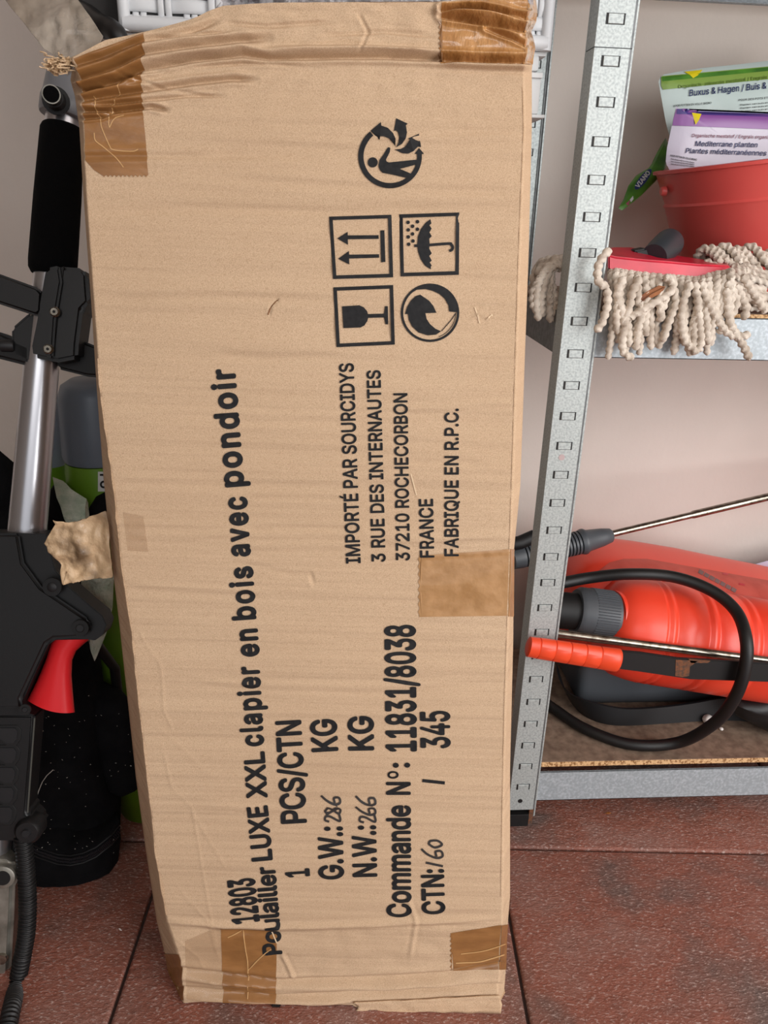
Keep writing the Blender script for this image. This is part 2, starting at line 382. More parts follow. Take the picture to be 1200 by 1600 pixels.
def slots(p, x0, yf, z0, z1, step=.0437, zs=None):
    first = None
    for z in (zs if zs is not None else np.arange(z0, z1, step)):
        if first is None:
            xa = x0+.0125
            g = box(xa, xa+.0185, yf-.0016, yf+.0005, z-.0052, z+.0052, .0005, 1)
            sh = join(box(xa-.0022, xa, yf-.0005, yf+.0012, z-.0058, z+.0058, 0), box(xa+.0185, xa+.0207, yf-.0005, yf+.0012, z-.0058, z+.0058, 0),
                      box(xa-.001, xa+.0195, yf-.0003, yf+.0002, z-.0058, z-.0052, 0), box(xa-.001, xa+.0195, yf-.0003, yf+.0002, z+.0052, z+.0058, 0))
            first = mk('slot_tab', g, M['galv'], p, smooth=False); gap = mk('slot', sh, M['blackm'], p, smooth=False); zf = z
        else:
            for q in (first, gap):
                c = q.copy(); C.objects.link(c); c.parent = p; c.location = (0, 0, z-zf)
pfl = post(SX, SY, 1)
slots(pfl, SX, SY, .0855, 1.24, .0434)
xx = SX+.0225
mk('bolt_hole', lathe((xx-.003, SY-.0006, .055), (xx-.003, SY+.001, .055), [(0, .004), (1, .004)], 16), M['blackm'], pfl)
mk('splice_joint', box(SX-.0004, SX+PW+.002, SY-.0006, SY+.03, 1.184, 1.1848, 0), M['blackm'], pfl, False)
mk('rivet_mark', lathe((SX+.02, SY-.0005, .676), (SX+.02, SY+.001, .676), [(0, .0045), (1, .0045)], 16), mat('faded_pink_mark', '#b9a5a5', .7), pfl)
mk('post_foot', box(SX-.001, SX+PW-.006, SY-.002, SY+.036, 0, .026, .001), M['blackm'], shelf, False, 'black plastic foot with rust above it')
mk('rust_edge', box(SX+PW-.006, SX+PW+.001, SY, SY+.02, .004, .036, .0005), M['rust'], shelf, False, 'rusty lower corner of the front post')
prl = post(SX-.002, SY+.385, -1)
slots(prl, SX-.002, SY+.3825, .4, 1.24, .0434)
pfr = post(SX+.9-PW, SY, 1, -1); prr = post(SX+.9-PW, SY+.385, -1, -1)
def cshape(x0, x1, y, z0, z1, s):      # rail: face plus returned lips
    t = .0015; d = .012*s
    return join(box(x0, x1, *sorted((y, y+t*s)), z0, z1, .0003, 1), box(x0, x1, *sorted((y, y+d)), z0, z0+t, .0003, 1), box(x0, x1, *sorted((y, y+.003*s)), z1-t, z1, .0003, 1))
def level(z0, z1, lower=False, ythick=.014):
    mk('front_rail', cshape(SX+(PW if not lower else PW), SX+.9, SY+.003, z0, z1, 1), M['rail'], shelf, False)
    mk('rear_rail', cshape(SX, SX+.9, SY+.37, z0, z1, -1), M['rail'], shelf, False)
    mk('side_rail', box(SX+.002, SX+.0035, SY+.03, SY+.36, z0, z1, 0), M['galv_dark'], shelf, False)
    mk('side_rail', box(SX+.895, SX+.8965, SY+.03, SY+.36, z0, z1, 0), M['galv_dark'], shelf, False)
level(.052, .113); level(.818, .875); level(1.3185, 1.375)
def board(z, y0=.006, tilt=0):
    b = mk('shelf_board', box(SX+.006, SX+.892, SY+y0, SY+.366, z, z+.010, .0006, 1), M['chip'], shelf, False)
    mk('board_edge', box(SX+.0065, SX+.8915, SY+y0-.0008, SY+y0+.0006, z+.0004, z+.0096, .0002, 1), M['chip_edge'], b, False, 'raw chipboard edge')
BZ = .132
board(BZ-.010, .006); board(.870, .008); board(1.366, .01)

# ------------------------------------------------------------------ cardboard carton
B0 = PZ(275, 1568, 0); B1 = PZ(785, 1581, 0); vd = ray(669, 5241); vd /= np.linalg.norm(vd)
BN = np.cross(B1-B0, vd); BN /= np.linalg.norm(BN)
if BN[1] < 0: BN = -BN
def PB(x, y, d=0): return plane_pt(x, y, B0+BN*d, BN)
def pl(pts): a = np.array(pts, float); return lambda y: np.interp(y, a[:, 1], a[:, 0])
def plx(pts): a = np.array(pts, float); return lambda x: np.interp(x, a[:, 0], a[:, 1])
outL = pl([(104, 98), (112, 112), (110, 125), (117, 150), (124, 200), (130, 300), (143, 480), (152, 620), (162, 750), (175, 880), (187, 980), (200, 1100), (213, 1220), (228, 1330), (245, 1440), (260, 1500), (268, 1557)])
rdgL = pl([(114, 98), (124, 112), (120, 125), (127, 150), (131, 200), (135, 300), (147, 480), (158, 620), (178, 760), (190, 880), (207, 990), (218, 1100), (232, 1220), (243, 1330), (262, 1440), (283, 1500), (287, 1560)])
rdgR = pl([(826, -10), (822, 40), (820, 60), (818, 120), (820, 200), (812, 400), (806, 600), (798, 860), (790, 1100), (786, 1300), (784, 1440), (780, 1520), (774, 1575)])
outR = pl([(836, -10), (839, 20), (837, 35), (829, 50), (833, 62), (836, 75), (833, 90), (831, 110), (831, 200), (826, 400), (820, 560), (813, 760), (803, 860), (802, 1000), (797, 1200), (797, 1400), (792, 1460), (790, 1520), (786, 1572)])
topY = plx([(104, 98), (114, 90), (165, 62), (225, 50), (260, 40), (300, 30), (325, 18), (350, 9), (430, 5), (560, 4), (690, 3), (760, -6), (840, -10)])
botY = plx([(262, 1557), (287, 1567), (345, 1566), (430, 1567), (480, 1573), (550, 1571), (562, 1578), (640, 1582), (775, 1577), (790, 1572)])
creases = [  # polyline, amplitude (m, + = valley), width px
 ([(106, 128), (150, 113), (180, 102), (222, 81), (300, 70), (372, 62), (420, 60)], .0045, 6, 1),
 ([(110, 104), (160, 88), (225, 62), (300, 48), (345, 30)], .002, 5, 1),
 ([(112, 146), (180, 126), (222, 106), (294, 93), (378, 84), (420, 90), (500, 88), (600, 87), (678, 90), (760, 94), (836, 95)], .0055, 6, 1),
 ([(115, 158), (180, 147), (228, 140), (300, 129), (360, 123), (400, 124)], .0035, 5, 1),
 ([(118, 173), (180, 174), (235, 167), (262, 172)], .003, 4, 1),
 ([(118, 187), (160, 183), (180, 176)], .002, 3, 1),
 ([(690, 14), (750, 12), (800, 22), (836, 30)], .006, 5, 1), ([(690, 24), (770, 38), (836, 48)], .005, 5, 1), ([(760, 45), (800, 60), (836, 78)], .003, 4, 1),
 ([(690, 100), (760, 103), (836, 106)], -.002, 4, 1),
 ([(690, 20), (836, 25)], -.003, 5, 1),
 ([(130, 135), (200, 118), (260, 110)], .0015, 3, 1), ([(240, 60), (300, 55), (360, 50)], .0014, 3, 1), ([(300, 105), (380, 100), (470, 103)], .0012, 3, 1), ([(150, 165), (220, 158), (290, 150), (350, 150)], .0015, 3, 1),
 ([(420, 76), (560, 74), (680, 80)], -.0014, 3, 1), ([(350, 36), (420, 42), (520, 34)], .001, 4, 1), ([(500, 55), (600, 50), (680, 56)], .001, 4, 1), ([(120, 135), (130, 140), (160, 134)], .003, 3, 1), ([(180, 112), (260, 140), (330, 150)], .0008, 3, 1), ([(560, 20), (575, 50), (560, 85)], .0008, 3, 1),
 ([(125, 245), (400, 242), (500, 246)], .0010, 5, 0), ([(560, 214), (690, 217), (825, 213)], -.0010, 5, 0), ([(340, 280), (600, 296), (820, 300)], .0007, 6, 0),
 ([(330, 240), (420, 232), (560, 236)], .0009, 9, 0), ([(150, 330), (300, 326), (520, 330), (815, 326)], .0009, 6, 0),
 ([(150, 470), (330, 464), (520, 470)], .0008, 6, 0), ([(340, 555), (420, 560), (540, 556)], .0007, 5, 0), ([(620, 640), (700, 635), (812, 629)], -.0008, 4, 0),
 ([(160, 646), (320, 641), (420, 646)], -.0006, 4, 0), ([(355, 660), (480, 659), (540, 661)], .0008, 4, 0), ([(178, 745), (300, 748), (560, 752)], -.0008, 4, 0),
 ([(380, 778), (460, 779), (540, 780)], .0009, 3, 0), ([(380, 828), (450, 826), (560, 827)], .0012, 4, 0), ([(380, 853), (450, 852), (560, 853)], -.001, 4, 0), ([(600, 845), (700, 843), (800, 834)], -.001, 4, 0),
 ([(190, 835), (300, 838), (380, 832)], -.0009, 4, 0), ([(195, 910), (300, 918), (420, 925)], -.0009, 4, 0), ([(640, 726), (700, 722), (750, 724)], .0009, 5, 0),
 ([(300, 865), (460, 898), (485, 897), (490, 912), (640, 913)], .0006, 3, 0), ([(300, 1062), (400, 1070), (560, 1074), (790, 1060)], -.0008, 4, 0), ([(215, 1057), (300, 1065)], -.0008, 4, 0),
 ([(300, 1256), (430, 1262), (700, 1250)], -.0007, 5, 0), ([(500, 1000), (700, 1004), (795, 998)], .0006, 5, 0), ([(235, 1245), (300, 1243), (350, 1250)], -.0006, 3, 0),
 ([(212, 975), (230, 1010), (252, 1040), (256, 1110), (275, 1150)], -.0009, 3, 0), ([(238, 1130), (280, 1165), (320, 1205), (350, 1222)], -.0010, 3, 0),
 ([(250, 1150), (268, 1230), (300, 1262), (318, 1370), (330, 1440), (345, 1500)], -.0010, 3, 0), ([(300, 1270), (355, 1360)], -.0009, 3, 0), ([(275, 1385), (325, 1440), (342, 1500)], -.0010, 3, 0),
 ([(272, 1465), (310, 1495), (340, 1550)], -.0012, 3, 0), ([(378, 1450), (386, 1500), (388, 1566)], -.0011, 3, 0), ([(386, 1512), (425, 1490)], -.0008, 3, 0), ([(440, 1490), (460, 1530)], -.0008, 3, 0),
 ([(262, 1440), (345, 1447), (440, 1449), (600, 1443), (700, 1438), (792, 1432)], -.0016, 4, 0),
 ([(283, 1516), (345, 1524), (440, 1536), (600, 1530), (700, 1522), (792, 1505)], .0030, 5, 1), ([(283, 1528), (430, 1540), (600, 1540), (792, 1528)], -.0022, 4, 1),
 ([(283, 1545), (350, 1551), (430, 1558), (600, 1552), (792, 1540)], .0028, 4, 1), ([(283, 1560), (550, 1566)], -.002, 3, 1),
 ([(655, 870), (800, 862)], -.0005, 3, 0), ([(636, 1400), (650, 1440), (640, 1500)], -.0006, 3, 0), ([(420, 492), (424, 478), (437, 465)], .0012, 1.6, 0), ([(735, 500), (750, 490), (765, 497)], -.0009, 2, 0)]
segs = []
for pts, amp, wd, sh in creases:
    pts = resample(pts, max(2, len(pts)), False) if 0 else np.array(pts, float)
    segs.append((pts, amp, wd, pts[:, 0].min()-4*wd, pts[:, 0].max()+4*wd, pts[:, 1].min()-4*wd, pts[:, 1].max()+4*wd))
def disp(x, y):                         # metres towards the viewer
    d = 0.0
    for pts, amp, wd, xa, xb, ya, yb in segs:
        if yb < 250 and amp > 0: wd = wd*.8
        if x < xa or x > xb or y < ya or y > yb: continue
        best = 1e9; L = 0
        for k in range(len(pts)-1):
            ax, ay = pts[k]; bx, by = pts[k+1]; dx, dy = bx-ax, by-ay
            t = ((x-ax)*dx+(y-ay)*dy)/(dx*dx+dy*dy); tt = min(1, max(0, t))
            q = math.hypot(x-ax-tt*dx, y-ay-tt*dy)
            if q < best: best = q; tb = (k+tt)/(len(pts)-1)
        if best < 4*wd:
            e = min(1, 7*min(tb, 1-tb)+.12) if (amp < .0025 or xb < 500) and not (xa < 125 and tb < .5) else 1
            if amp < 0 and xb < 420 and ya > 900: d += .00042*e*math.exp(-(best/2.1)**2)
            else: d -= amp*1.7*e*(math.exp(-(best/wd)**2)-.35*math.exp(-((best-2.1*wd)/wd)**2))
    v = Vector((x*.006, y*.03, 0))
    d += .0011*noise.noise(v)+.0016*noise.noise(Vector((x*.0035, y*.004, 4)))
    if y < 240: d += .0016*(1-y/240)*noise.noise(Vector((x*.03, y*.07, 9)))
    if y > 1440: d += .0010*noise.noise(Vector((x*.03, y*.06, 2)))
    return d
def surf(x, y, off=.0): return PB(x, y)-BN*(disp(x, y)+off)
def psurf(off): return lambda x, y: surf(x, y, off)
carton = root('cardboard_box', tuple((B0+B1)/2+BN*.07-np.array([0, 0, ((B0+B1)/2+BN*.07)[2]])), 'tall battered brown cardboard carton with black printed lettering leaning in the middle', 'box')
NC, NR, NS = 280, 560, 6
def tmap(t): return t*.3333/2 if t < .36 and 0 else float(np.interp(t, [0, .34, .84, 1], [0, .135, .905, 1]))
def colpt(ci, t):
    # ci: 0..NS left wrap, NS..NS+NC front, then right wrap
    if ci < NS: s = 0; q = 1-ci/NS; side = -1
    elif ci <= NS+NC: s = (ci-NS)/NC; q = 0; side = 0
    else: s = 1; q = (ci-NS-NC)/NS; side = 1
    ty = topY(114+s*(826-114)); by = botY(287+s*(774-287)); y = ty+(by-ty)*t
    l, r = rdgL(y), rdgR(y); x = l+(r-l)*s
    if side == 0: return surf(x, y)
    o = outL(y) if side < 0 else outR(y)
    if side < 0: ty2 = topY(104); 
    x2 = x+(o-x)*q
    wob = disp(x, y)
    dep = (.05 if side < 0 else .03)*q*(.35+.65*min(1, q*2.2))
    return PB(x2, y, dep)-BN*wob*(1-q)
W_ = NS*2+NC+1
V = []
for j in range(NR+1):
    t = tmap(j/NR)
    row = [colpt(c, t) for c in range(W_)]
    V += row
    L0, R0 = row[0], row[-1]
    for k in range(1, 9): V.append(R0+BN*(.13*k/8))
    for k in range(1, 21): V.append((R0*(1-k/21)+L0*k/21)+BN*.13)
    for k in range(8, 0, -1): V.append(L0+BN*(.115*k/8))
RW = len(V)//(NR+1)
V = np.array(V); V[:, 2] = np.maximum(V[:, 2], .0008)
Fc = [[j*RW+k, j*RW+(k+1) % RW, (j+1)*RW+(k+1) % RW, (j+1)*RW+k] for j in range(NR) for k in range(RW)]
Fc.append(list(range(RW))); Fc.append([NR*RW+k for k in range(RW)][::-1])
body = mk('box_body', (V, Fc), M['card'], carton)
body.data.set_sharp_from_angle(angle=math.radians(75))
# bottom flap edges
fl1 = sheet([(552, 1563), (560, 1570), (556, 1581)], [(780, 1552), (784, 1566), (782, 1580)], 60, 6, lambda x, y: surf(x, y, .0035+.001*noise.noise(Vector((x*.05, y*.1, 0)))))
def floorclamp(g): return ([np.array([p[0], p[1], max(p[2], .0012)]) for p in g[0]], g[1])
mk('bottom_flap', floorclamp(fl1), M['cardt'], carton, label='torn pale edge of the bottom flap', solid=.002)
# tape patches
def tape(name, L, Rr, m, nu=40, nv=60, off=.0005, label=None):
    return mk(name, floorclamp(sheet(L, Rr, nu, nv, psurf(off))), m, carton, label=label)
jag = lambda pts: pts
tape('tape_strip', [(116, 92), (124, 115), (123, 135), (130, 152), (133, 200), (134, 250), (148, 266), (160, 274)], [(225, 52), (222, 100), (221, 140), (226, 200), (230, 240), (231, 262), (232, 274)], M['tape'], 110, 220, label='brown tape over the creased top left corner')
tape('tape_strip', [(690, 5), (690, 60), (688, 101)], [(826, -6), (820, 50), (822, 100)], M['tapegloss'], 110, 150, label='glossy brown tape over the top right corner')
tape('tape_strip', [(655, 868), (656, 920), (655, 964)], [(798, 858), (798, 910), (796, 962)], M['tapepale'], 50, 40, label='worn scuffed brown tape patch')
tape('tape_strip', [(345, 1450), (347, 1500), (349, 1562)], [(433, 1454), (432, 1500), (431, 1564)], M['tape'], 40, 60, label='cracked brown tape at the bottom edge')
tape('tape_strip', [(704, 1457), (707, 1490), (709, 1521)], [(783, 1444), (780, 1480), (779, 1514)], M['tape'], 40, 40, label='creased brown tape by the bottom right corner')
tape('clear_tape_strip', [(289, 1470), (291, 1520), (292, 1560)], [(346, 1448), (347, 1500), (349, 1562)], M['tapeclear'], 30, 50, off=.0004, label='clear tape beside the bottom tape patch')
tape('clear_tape_strip', [(192, 800), (200, 860)], [(224, 806), (232, 862)], M['tapeclear'], 10, 14, off=.0004)
def wrapstrip(y0, y1, right=True, m='tape', n=30):
    def fn(u, v):
        y = y0+(y1-y0)*v
        a = (rdgR(y) if right else rdgL(y)); o = (outR(y) if right else outL(y)); q = u
        x = a+(o-a)*math.sin(q*math.pi/2)**.9*1.0
        p = PB(a+(o-a)*q+(.6 if right else -.6)*q, y, (.03 if right else .05)*q*(.35+.65*min(1, q*2.2)))-BN*(disp(a, y)*(1-q)+.0008)
        p[2] = max(p[2], .0012); return p
    return mk('tape_strip', grid(fn, 10, n), M[m], carton, label='tape folded around the box edge')
wrapstrip(-5, 101, m='tapegloss'); wrapstrip(858, 963, m='tapepale'); wrapstrip(1444, 1514); wrapstrip(1490, 1562, False)
# jagged cut ends of tape
for (x0, x1, y, dy) in [(160, 232, 273, 4)]:
    pts = [(x0, y-3)]; n = 22
    for k in range(n+1): pts.append((x0+(x1-x0)*k/n, y+(dy if k % 2 else 0)))
    pts.append((x1, y-3)); mk('tape_jagged_end', poly_px(pts, psurf(.00055)), M['tape'], carton, False)
for (x, y0, y1) in [(706, 1458, 1520), (656, 868, 962), (688, 30, 98)]:
    pts = [(x+3, y0)]; n = 16
    for k in range(n+1): pts.append((x-(3 if k % 2 else 0), y0+(y1-y0)*k/n))
    pts.append((x+3, y1)); mk('tape_jagged_end', poly_px(pts, psurf(.00058)), M['tapepale'] if x == 656 else M['tape'], carton, False)
def wear(name, xf, y0, y1, w_, off=.0006, n=240):
    ys = np.linspace(y0, y1, n)
    def fn(u, v):
        y = y0+(y1-y0)*v; ww = w_*(.25+1.3*max(0, noise.noise(Vector((y*.05, xf(y)*.01, 1)))+.35)+.5*noise.noise(Vector((y*.3, 0, 5))))
        return surf(xf(y)+(u-.35)*max(.3, ww), y, off)
    return mk(name, grid(fn, 3, n), M['cardt'], carton, label='pale worn cardboard edge')
wear('worn_edge', rdgL, 560, 1430, 3.4); wear('worn_edge', lambda y: rdgR(y)-2, 130, 1400, 1.6)
# light crinkles in the tape
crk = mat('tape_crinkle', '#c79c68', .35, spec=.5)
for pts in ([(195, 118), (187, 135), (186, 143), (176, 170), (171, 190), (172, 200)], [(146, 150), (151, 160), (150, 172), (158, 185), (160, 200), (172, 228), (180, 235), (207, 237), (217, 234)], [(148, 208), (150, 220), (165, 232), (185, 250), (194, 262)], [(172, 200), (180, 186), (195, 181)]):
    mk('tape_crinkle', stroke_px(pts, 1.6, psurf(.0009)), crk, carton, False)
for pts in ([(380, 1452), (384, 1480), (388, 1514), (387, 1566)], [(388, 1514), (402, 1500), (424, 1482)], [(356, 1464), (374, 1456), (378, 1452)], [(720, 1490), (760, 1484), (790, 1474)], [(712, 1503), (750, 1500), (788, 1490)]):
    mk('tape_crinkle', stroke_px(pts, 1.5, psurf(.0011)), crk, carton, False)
# ---- printing
OF = .0009; PF = psurf(OF)
def line(words, name='printed_line', m='ink', label=None, **k):
    for s, a, b, cap, kk in words: mk('printed_word' if len(words) > 1 else name, text_px(s, a, b, cap, PF, **dict(k, **kk)), M[m], carton, False, label if len(words) == 1 else None)
Q = {}
line([('12803', (404, 1440), (396, 1370), 39, dict(off=.035))], label='black printed number 12803')
SPC = dict(off=.035, sp=1.15)
line([('Poulailler', (440, 1490), (429, 1352), 28, dict(off=.03)), ('LUXE', (425, 1343), (417, 1257), 30, dict(off=.03)), ('XXL', (417, 1246), (412, 1173), 30, dict(off=.03)),
      ('clapier', (411, 1165), (404, 1040), 33, SPC), ('en', (404, 1025), (401, 981), 33, SPC), ('bois', (399, 967), (393, 884), 34, SPC), ('avec', (390, 869), (384, 775), 34, SPC), ('pondoir', (380, 760), (366, 575), 35, SPC)], label='black printed product line reading Poulailler LUXE XXL clapier en bois avec pondoir')
B = dict(off=.028)
line([('1', (483, 1368), (482, 1355), 35, B), ('PCS/CTN', (478, 1285), (469, 1124), 37, B)])
line([('G.W.:', (536, 1373), (534, 1290), 36, B), ('KG', (527, 1173), (524, 1122), 38, B)])
line([('N.W.:', (588, 1369), (586, 1288), 35, B), ('KG', (583, 1172), (582, 1118), 37, B)])
line([('Commande', (641, 1433), (640, 1257), 35, B), ('N', (640, 1242), (640, 1221), 35, B), ('o', (622, 1216), (622, 1204), 21, dict(off=.015)), (':', (639, 1199), (639, 1191), 33, B), ('11831/8038', (649, 1174), (647, 976), 44, dict(off=.03))])
line([('CTN:', (694, 1427), (692, 1356), 33, B), ('345', (702, 1169), (701, 1110), 43, dict(off=.025))])
mk('printed_line', stroke_px([(660, 1219), (695, 1223)], 5, PF, False), M['ink'], carton, False)
S = dict(off=.02)
line([('IMPORTÉ PAR SOURCIDYS', (563, 880), (552, 567), 21.5, S)]); line([('3 RUE DES INTERNAUTES', (602, 878), (594, 578), 20.5, S)])
line([('37210 ROCHECORBON', (640, 876), (636, 614), 20.5, S)]); line([('FRANCE', (678, 871), (676, 779), 21, S)]); line([('FABRIQUE EN R.P.C.', (716, 869), (716, 638), 21, S)])
# handwriting, drawn in a frame: s runs up the picture, h runs to the left from the baseline
def hand(x, y, sc_, strokes, wd=3.5):
    mk('handwritten_number', join(*[stroke_px([(x-h*sc_, y-s*sc_) for s, h in st], wd, PF) for st in strokes]), M['pen'], carton, False)
g2 = [(0, .7), (.1, .95), (.32, .9), (.3, .6), (.05, .1), (.15, 0), (.45, .08)]
g6 = lambda o: [(o+.55, 1.2), (o+.25, .85), (o+.05, .35), (o+.15, .02), (o+.42, .1), (o+.4, .4), (o+.12, .35)]
g8 = lambda o: [(o+.4, .8), (o+.15, .95), (o+.1, .65), (o+.4, .3), (o+.3, 0), (o+.05, .12), (o+.35, .6), (o+.42, .85)]
g0 = lambda o: [(o+.25, .8), (o+.05, .45), (o+.2, .05), (o+.42, .3), (o+.4, .7), (o+.22, .8)]
hand(532, 1283, 25, [g2, g8(.45), [(.42, .9), (.85, .1)], [(.98, .25), (1.03, .22)], g6(1.05)])
hand(587, 1284, 26, [g2, g6(.4), [(.98, .25), (1.03, .22)], g6(1.0)])
hand(692, 1352, 28, [[(0, 0), (.2, .95)], g6(.4), g0(.98)])
# ---- symbols, drawn from 3x crop coordinates
def z3(fn): return lambda x, y: fn(500+x/3, 150+y/3)
def z10(fn): return lambda x, y: fn(550+x/10, 170+y/10)
Z = z3(PF); Z2 = z10(PF)
def frame(c, t=17):
    c = np.array(c, float); ce = c.mean(0); inn = [p+(ce-p)/np.abs(ce-p).max()*t for p in c]
    V = [Z(*p) for p in c]+[Z(*p) for p in inn]; return V, [[k, (k+1) % 4, 4+(k+1) % 4, 4+k] for k in range(4)]
mk('upright_arrows_symbol', join(frame([(43, 566), (335, 557), (343, 850), (62, 858)]), poly_px([(82, 668), (130, 637), (131, 654), (275, 653), (276, 670), (131, 672), (132, 698)], Z),
   poly_px([(86, 763), (136, 727), (137, 744), (277, 742), (278, 758), (137, 762), (138, 790)], Z), poly_px([(283, 631), (302, 630), (307, 778), (287, 780)], Z)), M['ink'], carton, False)
drops = [disc_px(c, 8.5, Z, 12) for c in ((413, 593), (457, 590), (434, 611), (414, 628), (457, 625), (434, 647), (414, 661), (436, 680), (416, 695))]
can = [(517, 578), (495, 595), (472, 625), (459, 660), (456, 695), (460, 730), (472, 765), (492, 795), (520, 813), (519, 800), (524, 795), (514, 780), (524, 772), (512, 750), (524, 738), (512, 715), (514, 690), (512, 670), (524, 657), (513, 640), (523, 622), (513, 606), (522, 598)]
mk('keep_dry_symbol', join(frame([(371, 555), (653, 546), (651, 838), (378, 846)]), *drops, poly_px(can, Z), stroke_px([(442, 702), (480, 701), (600, 692), (615, 696), (622, 708), (618, 721), (606, 726)], 13, Z)), M['ink'], carton, False)
mk('fragile_glass_symbol', join(frame([(63, 897), (343, 886), (351, 1165), (78, 1177)]), poly_px([(104, 986), (185, 981), (205, 990), (221, 1008), (225, 1022), (300, 1020), (305, 985), (318, 985), (320, 1070), (307, 1070), (301, 1038), (226, 1040), (222, 1055), (208, 1076), (190, 1085), (110, 1088)], Z)), M['ink'], carton, False)
cc = (516, 1016)
sh1 = [(470, 931), (512, 960), (532, 985), (546, 1016), (494, 1018), (500, 1045), (515, 1068), (540, 1090), (568, 1103), (545, 1118), (505, 1122), (462, 1108), (432, 1080), (416, 1048), (413, 1022), (399, 1022), (408, 990), (425, 960), (448, 938)]
cres = [(c_) for c_ in []]
for a in range(140, 1, -6): cres.append((516+132*math.cos(math.radians(a)), 1016-132*math.sin(math.radians(a))))
cres += [(645, 1014), (606, 1010), (602, 980), (585, 950), (560, 928), (530, 914), (495, 905), (455, 908)]
mk('recycling_arrows_symbol', join(ring_px(cc, 137, 126, 0, 360, Z), poly_px(sh1, Z), poly_px(cres, Z), stroke_px([(638, 1016), (615, 1050), (570, 1102)], 4, Z, False), ring_px(cc, 121, 118, 290, 358, Z, 20)), M['ink'], carton, False)
bodyp = [(585, 603), (600, 620), (590, 680), (560, 740), (530, 800), (545, 828), (575, 840), (800, 818), (1010, 797), (1015, 870), (750, 940), (935, 1020), (900, 1085), (840, 1078), (640, 1030), (480, 1000), (440, 960), (420, 915), (415, 870), (432, 800), (490, 720), (545, 625), (565, 603)]
a1 = [(290, 345), (450, 210), (460, 265), (560, 300), (640, 380), (680, 470), (676, 590), (640, 535), (580, 470), (500, 437), (442, 436), (430, 490)]
a2 = [(690, 150), (870, 235), (842, 262), (860, 370), (840, 470), (780, 550), (690, 605), (725, 530), (735, 440), (720, 370), (690, 338), (655, 348)]
a3 = [(1045, 392), (1080, 600), (1030, 592), (960, 665), (880, 703), (790, 697), (665, 637), (760, 630), (830, 592), (905, 488), (878, 470)]
mk('sorting_figure_symbol', join(ring_px((597, 745), lambda t: 500-6*t, lambda t: 415+5*t, 129, 365, Z2, 60), disc_px((325, 838), 78, Z2, 24), *[poly_px(p, Z2) for p in (bodyp, a1, a2, a3, [(1047, 612), (1125, 706), (1090, 712), (1010, 708), (978, 706)])]), M['ink'], carton, False)
# torn leaf mark and scuffs
mk('small_tear', stroke_px([(419, 492), (423, 481), (430, 472), (436, 467)], 1.6, psurf(.0011)), mat('tear_brown', '#7a5232', .9), carton, False)
for pts in ([(746, 490), (749, 503)], [(760, 500), (768, 492)], [(742, 480), (746, 492)], [(642, 740), (650, 770)], [(425, 1455), (432, 1470)]):
    mk('scuff', stroke_px(pts+[(pts[-1][0]+1, pts[-1][1]+2)], 1.8, psurf(.0011)), mat('scuff_pale', '#e3cba9', .9), carton, False)
# film tucked in the open top
def crumple(x, y, d0, amp, s=.05): return PB(x, y, d0)-BN*amp*(noise.noise(Vector((x*s, y*s, 3)))+.5*noise.noise(Vector((x*s*2.6, y*s*2.6, 7))))
mk('plastic_lining', sheet([(330, 20), (345, 8), (352, -12)], [(700, 22), (705, 6), (705, -12)], 160, 14, lambda x, y: crumple(x, y, .014, .010, .06)), M['filmg'], carton, label='crumpled clear plastic lining poking out of the open top')
mk('plastic_lining', sheet([(770, -14), (790, 6)], [(832, -14), (834, 8)], 20, 8, lambda x, y: crumple(x, y, .004, .006, .06)), M['filmg'], carton)
# loose torn tape ends at left
mk('loose_clear_film', sheet([(-14, -30), (8, 0), (35, 33), (66, 74), (92, 92), (104, 118)], [(112, -30), (122, 0), (140, 25), (160, 56), (150, 74), (122, 108)], 60, 60, lambda x, y: crumple(x, y, .012+.0003*max(0, 90-y), .006, .022)), M['film'], carton, label='crumpled dirty clear film flapping up from the top left corner', solid=.0006)
mk('torn_fibres', sheet([(66, 100), (80, 92), (96, 84)], [(84, 118), (106, 112), (118, 96)], 24, 24, lambda x, y: crumple(x, y, .008, .010, .12)), M['fibre'], carton, label='brown fibres stuck to the torn tape')
for k in range(26):
    x, y = random.uniform(74, 126), random.uniform(86, 112); a = random.uniform(2.2, 4.0)
    mk('torn_fibre', tube([crumple(x+math.cos(a)*t*14+3*math.sin(t*5+k), y-math.sin(a)*t*10, .004, .006) for t in np.linspace(0, 1, 7)], [.0007]*7, 5), M['fibre'], carton)
ragL = [(84, 812), (88, 818), (80, 830), (69, 849), (74, 854), (76, 862), (82, 866), (88, 874), (94, 884), (93, 896), (100, 914), (104, 895)]
ragR = [(96, 815), (112, 817), (130, 812), (166, 798), (170, 822), (172, 850), (175, 880), (176, 903), (165, 904), (142, 904), (118, 898), (104, 893)]
mk('loose_tape_end', sheet(ragL, ragR, 60, 60, lambda x, y: crumple(x, y, .022, .007, .03)), M['fibre'], carton, label='torn brown tape end with stuck paper fibres sticking out to the left', solid=.0008)
mk('tape_tab', floorclamp(slab([PB(x, y, -.002) for x, y in ((425, 1564), (440, 1565), (438, 1578), (424, 1578))], BN*.01, .001)), M['blackm'], carton, False, 'small black tab under the bottom edge')

